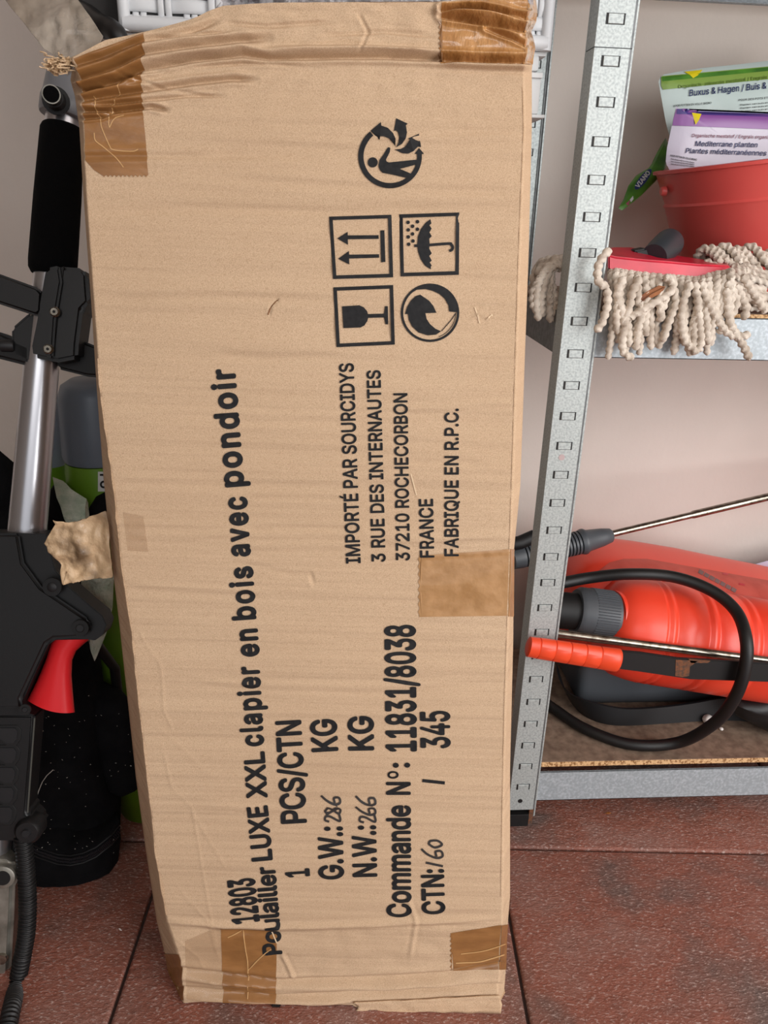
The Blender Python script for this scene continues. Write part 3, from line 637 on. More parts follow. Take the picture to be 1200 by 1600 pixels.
# ------------------------------------------------------------------ long pole tool (left)
PN = np.array([0, 1., -.28]); PN /= np.linalg.norm(PN); PO = np.array([0, .815, 0])
def PT(x, y, d=0): return plane_pt(x, y, PO+PN*d, PN)
tool = root('pole_tool', tuple(PT(0, 1545)*[1, 1, 0]), 'black pole trimmer with silver shaft and red trigger leaning on the wall', 'garden tool')
def axis_lathe(name, rows, m, seg=40, label=None, par=None, d=0):   # rows: (cx, cy, halfwidth px)
    pts = np.array([PT(x, y, d) for x, y, _ in rows]); rad = [prad(p, r_[2]) for p, r_ in zip(pts, rows)]
    V, Fc = [], []
    ax = pts[-1]-pts[0]; ax /= np.linalg.norm(ax); up = PN-ax*(PN@ax); up /= np.linalg.norm(up); sd = np.cross(ax, up)
    for p, r_ in zip(pts, rad):
        for k in range(seg):
            a = 2*math.pi*k/seg; V.append(p+max(r_, 1e-4)*(math.cos(a)*up+math.sin(a)*sd))
    n = len(pts); Fc = [[i*seg+k, i*seg+(k+1) % seg, (i+1)*seg+(k+1) % seg, (i+1)*seg+k] for i in range(n-1) for k in range(seg)]
    Fc += [list(range(seg))[::-1], [(n-1)*seg+k for k in range(seg)]]
    return mk(name, (V, Fc), m, par or tool, label=label)
axis_lathe('upper_shaft', [(146, -120, 22), (132, 8, 22), (112, 140, 21), (107, 185, 21)], M['alu'])
axis_lathe('joint_collar', [(112, 108, 20), (110, 118, 34), (104, 150, 35), (102, 160, 37), (101, 180, 38), (100, 184, 36)], mat('grey_joint_plastic', '#77787c', .4))
kn = PT(88, 158, -.036); kt = PT(80, 147, -.075)
mk('joint_screw', lathe(kn, kt, [(0, .016), (.12, .016), (.13, .012), (.55, .011), (.56, .0095), (1, .0095)], 24), M['blackm'], tool)
mk('screw_socket', lathe(kt, kt+(kt-kn)*.03, [(0, .0092), (1, .0090)], 24), M['foam'], tool)
mk('screw_ring', lathe(kt+(kt-kn)*-.03, kt+(kt-kn)*.004, [(0, .0105), (1, .0105)], 24), M['cast'], tool)
axis_lathe('shaft_ferrule', [(100, 183, 27), (98, 205, 28)], M['alu'])
axis_lathe('foam_grip', [(98, 196, 26), (98, 199, 30), (97, 205, 32), (90, 310, 35), (83, 410, 36), (82, 422, 35), (81, 430, 30)], M['foam'], 48)
axis_lathe('shaft', [(84, 400, 26), (72, 500, 26), (65, 567, 26), (42, 840, 28.5)], M['alu'], 56)
def tslab(name, px, d0, d1, m, bev=.004, seg=3, label=None, par=None, sm=True):
    return mk(name, slab([PT(x, y, d0) for x, y in px], PN*(d1-d0), bev, seg), m, par or tool, sm, label)
clampb = tslab('clamp_block', [(70, 418), (92, 413), (100, 416), (128, 418), (136, 428), (139, 472), (128, 484), (121, 538), (120, 560), (90, 566), (50, 558), (48, 540), (56, 500), (66, 440)], -.040, .006, M['black'], .009, 4)
tslab('clamp_rib', [(84, 420), (92, 414), (96, 440), (86, 500), (82, 560), (68, 556), (74, 500)], -.047, -.038, M['black'], .003, 2)
tslab('clamp_groove', [(94, 418), (100, 416), (92, 480), (84, 556), (79, 555), (86, 490)], -.0415, -.038, M['blackm'], .0005, 1)
for x, y in ((87, 488), (77, 546)):
    p = PT(x, y, -.043); mk('screw', lathe(p, p-PN*.006, [(0, .0065), (.6, .0065), (.8, .005), (1, .0045)], 20), M['steel'], tool)
    mk('screw_slot', lathe(p-PN*.005, p-PN*.0064, [(0, .002), (1, .002)], 6), M['blackm'], tool)
tslab('side_flange', [(17, 512), (40, 492), (60, 480), (60, 575), (16, 553)], -.02, .02, M['black'], .004)
tslab('upper_arm', [(-40, 414), (0, 428), (58, 449), (66, 458), (64, 488), (56, 493), (0, 475), (-40, 462)], -.038, -.014, M['black'], .005)
tslab('lower_arm', [(-40, 508), (0, 519), (48, 540), (48, 573), (0, 561), (-40, 552)], -.02, .012, M['blackm'], .005)
tslab('lower_arm', [(118, 528), (148, 540), (180, 552), (180, 590), (135, 588), (88, 576), (88, 560)], -.012, .006, M['blackm'], .004)
b1 = PT(3, 540, -.02); mk('arm_bolt', lathe(b1, b1+np.array([.016, 0, 0]), [(0, .008), (.8, .008), (1, .006)], 16), M['pad'], tool)
# motor handle body
hb = [(-50, 832), (72, 834), (78, 860), (86, 890), (104, 914), (138, 944), (160, 962), (166, 976), (161, 992), (148, 1001), (135, 999), (86, 1000), (76, 1007), (62, 1036), (36, 1094), (35, 1110), (48, 1116), (55, 1118), (-50, 1118)]
tslab('handle_housing', hb, -.034, .004, M['black'], .008, 4)
hp = [(-50, 834), (28, 834), (36, 880), (64, 918), (120, 956), (138, 968), (142, 984), (134, 996), (84, 998), (72, 1006), (32, 1092), (34, 1108), (-50, 1108)]
tslab('housing_cover', hp, -.043, -.034, M['black'], .004, 3, label='raised matt cover plate')
for x, y, r_ in ((82, 917, .010), (126, 981, .009), (40, 1108, .006)):
    p = PT(x, y, -.046); mk('screw_well', lathe(p, p-PN*.002, [(0, r_*1.25), (1, r_*1.2)], 24), M['blackm'], tool)
    mk('screw', lathe(p-PN*.0015, p-PN*.0035, [(0, r_*.62), (.5, r_*.62), (1, r_*.5)], 16), M['pad'], tool)
trows = [((82, 1000), (140, 999), 0), ((79, 1007), (130, 1007), 0), ((76, 1017), (119, 1017), 0), ((72, 1030), (113, 1031), 0), ((64, 1050), (112, 1055), 2), ((54, 1072), (114, 1082), 4), ((46, 1088), (116, 1104), 7), ((42, 1094), (117, 1113), 8)]
tv = []
for a, b, sag in trows:
    a, b = np.array(a, float), np.array(b, float)
    for k in range(32):
        q = 2*math.pi*k/32; u = .5+.5*math.cos(q); p2 = a+(b-a)*u+np.array([0, sag*4*u*(1-u)])
        tv.append(PT(p2[0], p2[1], -.012-.024*math.copysign(abs(math.sin(q))**.7, math.sin(q))))
tf = [[i*32+k, i*32+(k+1) % 32, (i+1)*32+(k+1) % 32, (i+1)*32+k] for i in range(7) for k in range(32)]+[list(range(32)), [7*32+k for k in range(32)]]
mk('trigger', (tv, tf), M['red'], tool, label='bright red trigger')
gp = [(-60, 1116), (54, 1116), (50, 1170), (45, 1230), (42, 1272), (50, 1280), (60, 1290), (61, 1300), (52, 1310), (30, 1316), (-60, 1316)]
tslab('hand_grip', gp, -.034, .008, M['black'], .014, 5)
for k in range(5):
    y = 1150+k*31; x = 12-k*2
    px = [(x-28, y-14), (x+12, y-14), (x+17, y-7), (x+16, y+5), (x+10, y+13), (x-2, y+13), (x-26, y-2)]
    tslab('grip_pad', px, -.0365, -.033, M['pad'], .0015, 2)
    tslab('grip_pad_rim', [(12-k*2-8+(a-(12-k*2-8))*1.18, y+(b-y)*1.2) for a, b in px], -.0352, -.033, M['blackm'], .0006, 1)
tslab('seam_line', [(53, 1122), (55, 1122), (44, 1270), (42, 1270)], -.0345, -.033, mat('seam', '#4a4a44', .5), 0)
p = PT(44, 1298, -.036); mk('hose_clamp', lathe(p+PN*.02, p-PN*.006, [(0, .018), (.8, .018), (1, .014)], 24), M['black'], tool); mk('screw', lathe(p-PN*.006, p-PN*.009, [(0, .006), (1, .005)], 16), M['pad'], tool)
axis_lathe('lower_shaft', [(-8, 1300, 25), (-12, 1352, 25)], M['alu'])
cast = tslab('cast_clamp', [(-60, 1346), (14, 1346), (27, 1356), (28, 1374), (21, 1388), (19, 1440), (16, 1495), (15, 1520), (4, 1533), (-60, 1540)], -.03, .005, M['cast'], .006, 3)
p = PT(7, 1368, -.030); mk('clamp_ring', lathe(p, p-PN*.006, [(0, .0155), (.8, .0155), (1, .0135)], 30), M['cast'], tool); mk('clamp_bolt', lathe(p-PN*.0055, p-PN*.007, [(0, .0105), (1, .010)], 24), M['blackm'], tool)
p = PT(4, 1497, -.030); mk('clamp_bolt', lathe(p, p-PN*.004, [(0, .008), (1, .007)], 16), M['steel'], tool)
# corrugated hose
hpth = [(36, 1306, -.03), (40, 1350, -.03), (43, 1400, -.03), (42, 1450, -.032), (36, 1490, -.034), (26, 1540, -.04)]
pts = [PT(x, y, d) for x, y, d in hpth]
pts += [PZ(17, 1580, .016), PZ(6, 1625, .014), PZ(-30, 1680, .014)]
P_ = smooth_path(pts, 560); Lc = np.r_[0, np.cumsum(np.linalg.norm(np.diff(P_, axis=0), axis=1))]
mk('corrugated_hose', tube(P_, .0108+.0012*np.sign(np.sin(Lc/.0052*2*math.pi))*np.abs(np.sin(Lc/.0052*2*math.pi))**.5, 16), M['rub'], tool)
pb = smooth_path([PT(25, 1312, .0), PT(24, 1345, 0), PT(30, 1385, .0)], 40); mk('thin_cable', tube(pb, .004, 8), M['rub'], tool)

# curved black handle at very top left, hooked over upper shaft
hk = smooth_path([PY(118, 8, 1.13), PY(138, 22, 1.09), PY(156, 38, 1.07), (PY(172, 46, 1.06)), PY(184, 56, 1.05), PY(192, 78, 1.05)], 40)
rk = [prad(q, a) for q, a in zip(hk, np.interp(np.linspace(0, 1, 40), [0, .2, .5, .8, 1], [10, 14, 17, 15, 12]))]
mk('hook_handle', tube(hk, rk, 20), M['black'], tool, label='glossy curved black hook at the top of the shaft')

# ------------------------------------------------------------------ black holdall behind
bag = root('holdall_bag', tuple(PZ(110, 1380, 0)), 'dusty black fabric holdall with a zip standing on the floor behind the pole', 'bag')
def fY(y0, Ya, y1, Yb): return lambda x, y: PY(x, y, Ya+(Yb-Ya)*(y-y0)/(y1-y0))
f1 = fY(700, 1.14, 1380, .99)
o1 = [(-70, 650), (0, 704), (20, 722), (40, 765), (62, 790), (90, 748), (112, 768), (118, 800), (122, 880), (142, 950), (150, 1020), (160, 1090), (168, 1180), (178, 1230), (188, 1260), (187, 1300), (186, 1330), (180, 1356), (160, 1366), (90, 1362), (30, 1356), (-70, 1350)]
g = pillow([f1(x, y) for x, y in o1], .13, 150, 22, .4, nz=.03, nsc=11, cen=f1(60, 1050)); mk('bag_body', floorclamp(g), M['cloth'], bag)
f2 = fY(760, 1.13, 1250, 1.02)
o2 = [(130, 815), (140, 792), (150, 776), (165, 768), (192, 780), (192, 826), (176, 838), (148, 835)]
mk('carry_handle', pillow([f2(x, y) for x, y in o2], .05, 70, 10, .45), M['cloth'], bag)
o2 = [(150, 1062), (186, 1082), (202, 1100), (212, 1130), (218, 1200), (216, 1232), (195, 1240), (176, 1232), (164, 1200), (150, 1140), (144, 1090)]
mk('side_pocket', pillow([f2(x, y) for x, y in o2], .07, 90, 14, .45, nz=.012, nsc=20), M['cloth'], bag)
o3 = [(-10, 1300), (60, 1290), (120, 1296), (186, 1282), (189, 1310), (184, 1350), (172, 1368), (150, 1376), (110, 1372), (60, 1366), (-10, 1360)]
f3 = lambda x, y: PY(x, y, .975)
mk('bag_base', floorclamp(pillow([f3(x, y) for x, y in o3], .10, 90, 12, .45, nz=.006, nsc=20)), M['cloth'], bag)
def zy(x): return 1340-.0042*(x-80)**2*.55 if 0 else np.interp(x, [40, 60, 90, 110, 130, 150, 175, 188], [1322, 1333, 1343, 1345, 1341, 1332, 1312, 1296])
bvh_dep = bpy.context.evaluated_depsgraph_get()
def hit(o, x, y, off=.001):             # point on an object's surface seen at a pixel, moved out by off
    mw = Matrix.Translation(wpos(o)); ok, loc, nor, _ = o.ray_cast(mw.inverted()@Vector(EYE), Vector(ray(x, y)).normalized())
    if not ok: return None
    q = mw@loc; d = Vector(ray(x, y)).normalized(); return np.array(q-d*off)
bpy.context.view_layer.update()
bb = [o for o in bag.children]
def hit_any(objs, x, y, off=.001):
    best = None
    for o in objs:
        h = hit(o, x, y, off)
        if h is not None and (best is None or np.linalg.norm(h-EYE) < np.linalg.norm(best-EYE)): best = h
    return best
zt = []
for k, x in enumerate(np.linspace(52, 186, 62)):
    for s in (-4.5, 0):
        a = hit_any(bb, x, zy(x)+s+1, .001); b = hit_any(bb, x+1.5, zy(x)+s+4, .001)
        if a is not None and b is not None: zt.append(tube([a, b], .0011, 5))
if zt: mk('zip', join(*zt), M['zip'], bag, label='curved dark zip near the base')
for s in (-8, 7):
    q = [hit_any(bb, x, zy(x)+s, .0006) for x in np.linspace(52, 186, 50)]; q = [a for a in q if a is not None]
    mk('zip_seam', tube(q, .0012, 6), M['blackm'], bag)
lint = []
for k in range(80):
    x, y = random.uniform(55, 210), random.uniform(1080, 1340); h = hit_any(bb, x, y, .0008)
    if h is not None:
        a = random.uniform(0, 6.28); L_ = random.uniform(.0005, .0022)*(2 if k % 19 == 0 else 1); lint.append(tube([h, h+np.array([math.cos(a)*L_, 0, math.sin(a)*L_])], .0003 if k % 7 else .0007, 4))
pts = [hit_any(bb, x, y, .001) for x, y in ((83, 1203), (73, 1212), (66, 1222), (61, 1234), (57, 1246))]
if all(p is not None for p in pts): lint.append(tube(pts, .0006, 5))
o = mk('lint_flecks', join(*lint), M['lint'], bag, False, 'pale lint flecks on the cloth'); o['kind'] = 'stuff'

# fluffy strip
fz = root('fluffy_duster', tuple(PZ(150, 1290, 0)), 'pale green fluffy duster strip squeezed between black bag and carton', 'duster')
fd = lambda Y: (lambda x, y: PY(x, y, Y))
f4 = fY(740, 1.09, 1040, .985)
mk('duster_strip', pillow([f4(x, y) for x, y in ((82, 745), (100, 752), (112, 765), (136, 780), (134, 810), (160, 860), (178, 900), (176, 950), (166, 990), (148, 1034), (138, 1000), (132, 930), (124, 850), (112, 800), (100, 775))], .035, 110, 10, .5, nz=.012, nsc=60, cen=f4(140, 880)), M['fluff'], fz)
mk('duster_handle', tube([f4(146, 1000), (f4(146, 1000)[0], 1.08, .3), (f4(146, 1000)[0], 1.08, .0)], .008, 10), M['blackm'], fz)
# upright lime and grey appliance
CX, CYY = -.356, 1.18
can_ = root('upright_canister', (CX, CYY, 0), 'tall lime green and blue grey plastic canister behind the black bag', 'canister')
def px_x(x, y, Y): return PY(x, y, Y)[0]
q1 = PY(102, 715, CYY); q2 = PY(160, 715, CYY); zc = q1[2]; ra = .05
cxm = q1[0]+.052
mk('canister_cap', lathe((cxm, CYY, zc), (cxm, CYY, zc+.125), [(0, .052), (.06, .054), (.8, .05), (.93, .044), (1, .03)], 40), M['smoke'], can_, label='blue grey translucent cap')
mk('canister_body', lathe((cxm, CYY, .0), (cxm, CYY, zc-.002), [(0, .05), (.02, .055), (.3, .055), (.97, .053), (1, .051)], 40), M['lime'], can_)
z2 = PY(90, 728, CYY+.03)[2]; x2 = PY(100, 700, CYY+.03)[0]-.012
mk('side_cap', lathe((x2-.02, CYY+.045, z2), (x2-.02, CYY+.045, z2+.115), [(0, .03), (.7, .032), (.95, .026), (1, .02)], 30), mat('pale_grey_plastic', '#8f96a0', .4), can_)
mk('side_body', lathe((x2-.02, CYY+.045, 0), (x2-.02, CYY+.045, z2), [(0, .03), (1, .03)], 30), M['lime'], can_)
bpy.context.view_layer.update()
cb = [c for c in can_.children if c.name.startswith('canister_body')]
lab = lambda x, y: (lambda h: h if h is not None else PY(x, y, 1.12))(hit_any(cb, x, y, .001))
mk('label_patch', sheet([(153, 737), (153, 768)], [(170, 737), (170, 768)], 6, 6, lab), M['whiteb'], can_, label='black and white label edge')
lab2 = lambda x, y: (lambda h: h if h is not None else PY(x, y, 1.12))(hit_any(cb, x, y, .002))
mk('label_letter', join(stroke_px([(156, 742), (164, 742)], 3, lab2, False), ring_px((162, 757), 6, 3, 0, 360, lab2, 16)), M['ink'], can_, False)
# lime bucket base low
lb = root('lime_tub', tuple(PZ(215, 1290, 0)+[0, .04, 0]), 'lime green plastic tub on the floor in the dark gap beside the carton', 'tub')
cL = PZ(215, 1290, 0)+np.array([.01, .05, 0])
mk('tub_wall', lathe((cL[0], cL[1], .0), (cL[0], cL[1], .11), [(0, .045), (.05, .05), (.95, .055), (1, .058), (1, .052), (.1, .046)], 36), M['limed'], lb)
mk('tub_rim', lathe((cL[0], cL[1], .103), (cL[0], cL[1], .112), [(0, .060), (1, .060), (1, .053), (0, .053)], 36), M['limed'], lb)

# ------------------------------------------------------------------ white unit with woven basket
UX0, UX1, UY0, UY1 = -.262, .268, 1.085, 1.36
unit = root('drawer_stand', (0, UY0, 0), 'white plastic stand on legs behind the carton, under the woven basket', 'stand')
zu0 = PY(853, 185, UY0)[2]; zu1 = PY(850, 80, UY0)[2]
zm = PY(853, 116, UY0)[2]
mk('lower_drawer', box(-.20, UX1-.002, UY0, UY1, zu0+.004, zm-.003, .004), M['whiteb'], unit)
mk('upper_drawer', box(-.22, UX1-.006, UY0+.003, UY1, zm+.003, zu1-.004, .004), M['whiteb'], unit)
mk('drawer_lip', box(-.20, UX1-.002, UY0-.004, UY0+.02, zm-.005, zm+.001, .001), M['whiteb'], unit)
mk('ledge_shadow_strip', box(-.2, UX1-.012, UY0+.004, UY1-.01, zm-.001, zm+.004, 0), M['gapshade'], unit, False)  # grey strip painted in for the shadow line at the ledge
mk('base_ledge', box(-.20, UX1+.006, UY0-.002, UY1, zu0, zu0+.004, .001), M['whiteb'], unit)
mk('top_plate', box(PY(190, 40, UY0)[0]-.066, UX1+.002, UY0+.004, UY1, zu1-.005, zu1, .001), M['whiteb'], unit)
for x in (-.13, .14):
    for y in (UY0+.03, UY1-.03):
        mk('leg', lathe((x, y, 0), (x, y, zu0), [(0, .014), (1, .014)], 16), M['whiteb'], unit)
bz0, bz1 = zu1, zu1+.21
bas = root('woven_basket', ((UX0+UX1)/2, UY0, bz0), 'white woven resin basket behind the top of the carton', 'basket')
bx0, bx1 = PY(190, 40, UY0)[0], UX1+.003
mk('interior_shade_box', box(bx0+.006, bx1-.006, UY0+.009, UY1-.01, bz0+.004, bz1-.01, .002), M['gapshade'], bas, False)  # added grey box, so gaps in the weave read as shaded interior
row_z = [bz0+.009+.0195*i for i in range(11)]
nx_ = 17; cols = [bx0+.022+i*(bx1-bx0-.040)/(nx_-1) for i in range(nx_)]; cp = cols[1]-cols[0]
for i, z in enumerate(row_z):
    h = .0075 if i else .009
    def fn(u, v, i=i, z=z, h=h):
        x = bx0+(bx1-bx0)*u; d = .0022*math.cos((x-cols[0])/cp*math.pi+i*math.pi) if i else -.001
        zz = (v-.5)*2; return (x, UY0+d+.0012*zz*zz, z+h*zz)
    mk('weave_band', grid(fn, 120, 4), M['white'], bas, solid=.002)
    def fs(u, v, i=i, z=z, h=h):
        y = UY0+(UY1-UY0)*u; zz = (v-.5)*2; return (bx1-.0012*zz*zz+.001*math.sin(y*200+i*math.pi), y, z+h*zz)
    mk('weave_band', grid(fs, 50, 4), M['white'], bas, solid=.002)
for j, x in enumerate(cols):
    for dx in (-.0045, .0045):
        def fc(u, v, j=j, x=x, dx=dx):
            z = bz0+(bz1-bz0)*v; d = -.0022*math.cos((z-row_z[0])/.0195*math.pi+j*math.pi) if 1 else 0
            uu = (u-.5)*2; return (x+dx+.0038*uu, UY0+d-.0005+.0008*uu*uu, z)
        mk('weave_upright', grid(fc, 4, 70), M['white'], bas, solid=.0016)
for x in (bx0+.004, bx1-.004): mk('corner_cane', tube([(x, UY0, bz0), (x, UY0, bz1)], .007, 14), M['white'], bas)
mk('bottom_rim', tube([(bx0+.003, UY0-.001, bz0+.008), (bx1-.003, UY0-.001, bz0+.008)], .0085, 14), M['white'], bas)
dk = root('dark_block', (bx0-.05, UY0+.05, zu1), 'dark charcoal block beside the left end of the white basket', 'bin')  # plain dark block filling the dark patch beside the basket
mk('dark_block_body', box(bx0-.062, bx0-.004, UY0+.03, UY1-.02, zu1, zu1+.2, .006), M['darkgrey'], dk)
mk('dark_block_rim', box(bx0-.064, bx0-.002, UY0+.028, UY1-.018, zu1+.185, zu1+.202, .004), M['darkgrey'], dk)

# ------------------------------------------------------------------ red bucket + bags
SZ = .880
tb = math.radians(-8)
bc = np.array([.688, 1.262, SZ+.018]); axd = np.array([math.sin(tb), 0, math.cos(tb)]); hB = .19
bk_ = root('red_bucket', tuple(bc), 'coral red bucket tilted on the middle shelf behind the mop, holding fertiliser bags', 'bucket')
prof = [(0, .001), (0, .098), (.01, .102), (.70, .136), (.72, .139), (.74, .1365), (.97, .150), (.975, .155), (1.0, .1555), (1.005, .151), (.98, .148), (.75, .133), (.02, .098), (.02, .001)]
mk('bucket_wall', lathe(bc, bc+axd*hB, prof, 96), M['bucket'], bk_)
cr = bc+axd*hB*.9; sdv = np.array([math.cos(tb), 0, -math.sin(tb)])
mk('bail_lug', lathe(cr-sdv*.146-axd*.01, cr-sdv*.154-axd*.01, [(0, .007), (.7, .007), (1, .005)], 18), M['bucket'], bk_)
hnd = [cr-sdv*.157*math.cos(a)+np.array([0, 1, 0])*.16*math.sin(a)+axd*(-.005) for a in np.linspace(0, math.pi, 30)]
def pouch(name, Ya, Yb, outline, m, label, nz=.006):
    r = root(name, tuple(PY(1130, 330, Ya)*[1, 1, 0]+np.array([0, 0, .93])), label, 'bag'); f = fY(90, Yb, 330, Ya)
    b = mk('pouch', pillow([f(x, y) for x, y in outline], .022, 120, 14, .5, nz=nz, nsc=10), M[m], r); bpy.context.view_layer.update()
    return r, b, f
gr, gb, gf = pouch('fertiliser_bag', 1.30, 1.335, [(1029, 128), (1033, 117), (1060, 112), (1100, 106), (1150, 101), (1200, 95), (1260, 92), (1330, 90), (1322, 200), (1300, 310), (1130, 315), (1085, 290), (1052, 235), (1040, 190)], 'bagw', 'pale green fertiliser bag standing at the back of the red bucket')
pr, pbg, pf_ = pouch('fertiliser_bag', 1.262, 1.262, [(1056, 166), (1066, 172), (1100, 177), (1150, 178), (1200, 180), (1260, 178), (1310, 176), (1300, 250), (1270, 330), (1130, 335), (1085, 310), (1052, 275), (1040, 255), (1042, 232), (1050, 195)], 'bagp', 'purple topped white fertiliser bag standing at the front of the red bucket')
gr['group'] = pr['group'] = 'fertiliser bags in the red bucket'
def on(o, f, off=.0012):
    def g(x, y):
        h = hit(o, x, y, off); return h if h is not None else f(x, y)-np.array([0, .006, 0])
    return g
G = on(gb, gf); Pq = on(pbg, pf_); G2 = on(gb, gf, .0022); P2 = on(pbg, pf_, .0018); P3 = on(pbg, pf_, .004)
mk('green_band', sheet([(1033, 119), (1033, 134), (1036, 140)], [(1320, 93), (1320, 105), (1320, 112)], 90, 10, G), M['green'], gr)
mk('dark_green_edge', sheet([(1034, 120), (1035, 127)], [(1320, 94), (1320, 99)], 90, 4, on(gb, gf, .0016)), M['dgreen'], gr)
mk('yellow_mark', poly_px([(1069, 112), (1098, 109), (1090, 118), (1083, 122), (1078, 117)], G2), M['yellow'], gr, False)
mk('purple_band', sheet([(1057, 170), (1052, 186), (1051, 196)], [(1305, 180), (1305, 196), (1305, 206)], 90, 10, Pq), M['purple'], pr)
mk('violet_edge', sheet([(1058, 170), (1057, 178)], [(1305, 180), (1305, 185)], 90, 4, on(pbg, pf_, .0016)), M['violet'], pr)
mk('yellow_mark', poly_px([(1081, 176), (1096, 178), (1092, 188), (1087, 195)], P3), M['yellow'], pr, False)
def tx(s, a, b, cap, f, m, par, **k): mk('printed_line', text_px(s, a, b, cap, f, **k), M[m], par, False)
tx('Organisch-minerale meststof / Engrais o', (1060, 138), (1206, 122), 5.2, G2, 'green', gr, off=.01)
tx('Buxus & Hagen / Buis &', (1077, 150), (1198, 138), 9.5, G2, 'navy', gr, shear=.2, off=.012)
tx('VOOR POTTEN EN VOLLE GROND', (1052, 167), (1112, 162), 3, G2, 'ink', gr, shear=.2, off=.008)
tx('POUR DES POTS ET POUR PLEINE TERRE', (1154, 158), (1250, 150), 3, G2, 'ink', gr, shear=.2, off=.008)
for k in range(3): tx('Planten van buis et haies engrais complet', (1157, 165+k*5), (1250, 157+k*5), 2.2, G2, 'ink', gr, off=.01)
tx('Organische meststof / Engrais organique', (1081, 214), (1212, 217), 5, P2, 'maroon', pr, shear=.2, off=.008)
tx('Mediterrane planten', (1086, 228), (1184, 230), 7.6, P2, 'navy', pr, shear=.2, off=.012)
tx('Plantes méditerranéennes', (1071, 239), (1198, 243), 7.6, P2, 'navy', pr, shear=.2, off=.012)
tx('VOOR POTTEN EN VOLLE GROND', (1047, 244), (1089, 251), 2.6, P2, 'ink', pr, off=.02)
for k in range(3): tx('Gebruiksaanwijzing dosis planten', (1048, 249+k*4), (1085, 255+k*3), 2, P2, 'ink', pr, off=.01)
# green packet hanging at the bucket's left
gp_ = root('seed_packet', tuple(PY(990, 320, 1.36)), 'green foil packet wedged slanting between bucket and wall', 'packet')
f5 = fY(230, 1.39, 330, 1.33)
pk = mk('packet', pillow([f5(x, y) for x, y in ((966, 325), (974, 312), (982, 290), (994, 274), (1014, 262), (1030, 240), (1040, 215), (1046, 230), (1040, 262), (1024, 284), (1000, 308), (982, 322), (972, 329))], .014, 90, 10, .5, nz=.002, nsc=30), M['dgreen'], gp_)
bpy.context.view_layer.update(); K = on(pk, f5, .001); K2 = on(pk, f5, .002)
oc = np.array([1005., 280.]); od = np.array([26, -33.])/np.linalg.norm([26, -33.]); on_ = np.array([-od[1], od[0]])
ov = [oc+od*20*math.cos(a)+on_*6*math.sin(a) for a in np.linspace(0, 2*math.pi, 28, endpoint=False)]
mk('oval_badge', poly_px([tuple(p) for p in ov], K), M['navy'], gp_, False)
mk('badge_lettering', text_px('VIANO', oc-od*16+on_*2.8, oc+od*15+on_*2.8, 6.5, K2, off=.03), M['whiteb'], gp_, False)
mk('small_red_mark', poly_px([(978, 318), (984, 313), (987, 318), (981, 321)], K), M['maroon'], gp_, False)
mk('small_white_mark', poly_px([(984, 312), (989, 306), (990, 311), (986, 316)], K), M['whiteb'], gp_, False)

# ------------------------------------------------------------------ mop
mop = root('mop_head', (.46, 1.08, SZ), 'red flat mop head with grey cotton strands draped over the middle shelf edge', 'mop')
YF = 1.035
low = [(945, 428), (958, 424), (1000, 430), (1050, 434), (1090, 437), (1142, 425)]
topf = [(950, 398), (958, 398), (1000, 402), (1050, 405), (1090, 409), (1142, 415)]
def plate():
    fl = [PY(x, y, YF+(.02 if x > 1100 else 0)) for x, y in [(950, 422), (962, 424), (1010, 430), (1050, 434), (1092, 436), (1142, 424)]]
    ft = [PY(x, y, YF+.004+(.02 if x > 1100 else 0)) for x, y in [(950, 398), (962, 401), (1010, 406), (1050, 409), (1092, 413), (1142, 415)]]
    bt = [PY(x, y, YF+.09) for x, y in [(948, 388), (960, 386), (985, 386), (1050, 398), (1090, 404), (1140, 411)]]
    bl = [p-np.array([0, -.004, .022]) for p in bt]
    rows = [fl, ft, bt, bl]; n = 6; V = [p for r_ in rows for p in r_]
    Fc = [[a*n+k, a*n+k+1, ((a+1) % 4)*n+k+1, ((a+1) % 4)*n+k] for a in range(4) for k in range(n-1)]+[[0, n, 2*n, 3*n], [n-1, 4*n-1, 3*n-1, 2*n-1]]
    bm = bmesh.new(); vs = [bm.verts.new(v) for v in V]; [bm.faces.new([vs[i] for i in f]) for f in Fc]
    bmesh.ops.recalc_face_normals(bm, faces=bm.faces[:]); bmesh.ops.bevel(bm, geom=[e for e in bm.edges if e.calc_face_angle(0) > .5], offset=.0025, segments=3, affect='EDGES')
    return bm_geo(bm)
mk('mop_plate', plate(), M['mopred'], mop)
mk('plate_strip', slab([PY(x, y, YF+.05) for x, y in ((990, 392), (1012, 388), (1045, 396), (1040, 404), (1000, 402))], (0, .03, 0), .002), M['blackm'], mop)
s0, s1 = PY(1022, 402, YF+.045), PY(1048, 378, YF+.085)
mk('handle_socket', lathe(s0, s1, [(0, .018), (.3, .0195), (.85, .0205), (.97, .0195), (1, .016)], 30), mat('dark_slate_plastic', '#2c3338', .42), mop)
def strand(pts, r=.0052, n=None):
    L_ = sum(np.linalg.norm(np.array(pts[i+1])-np.array(pts[i])) for i in range(len(pts)-1)); n = n or max(14, int(L_/.0019))
    P = smooth_path(pts, n); ph = random.uniform(0, 9)
    for i, p in enumerate(P): P[i] = p+.0012*np.array([noise.noise(Vector(p*60)+Vector((ph, 0, 0))), noise.noise(Vector(p*60)+Vector((0, ph, 0))), 0])
    rad = np.full(n, r*.9); rad[:2] *= (.55, .85); rad[-3:] *= (.95, .8, .5)
    mk('strand', tube(P, rad, 12, True, .22, .0095, 2), M['cotton'], mop)
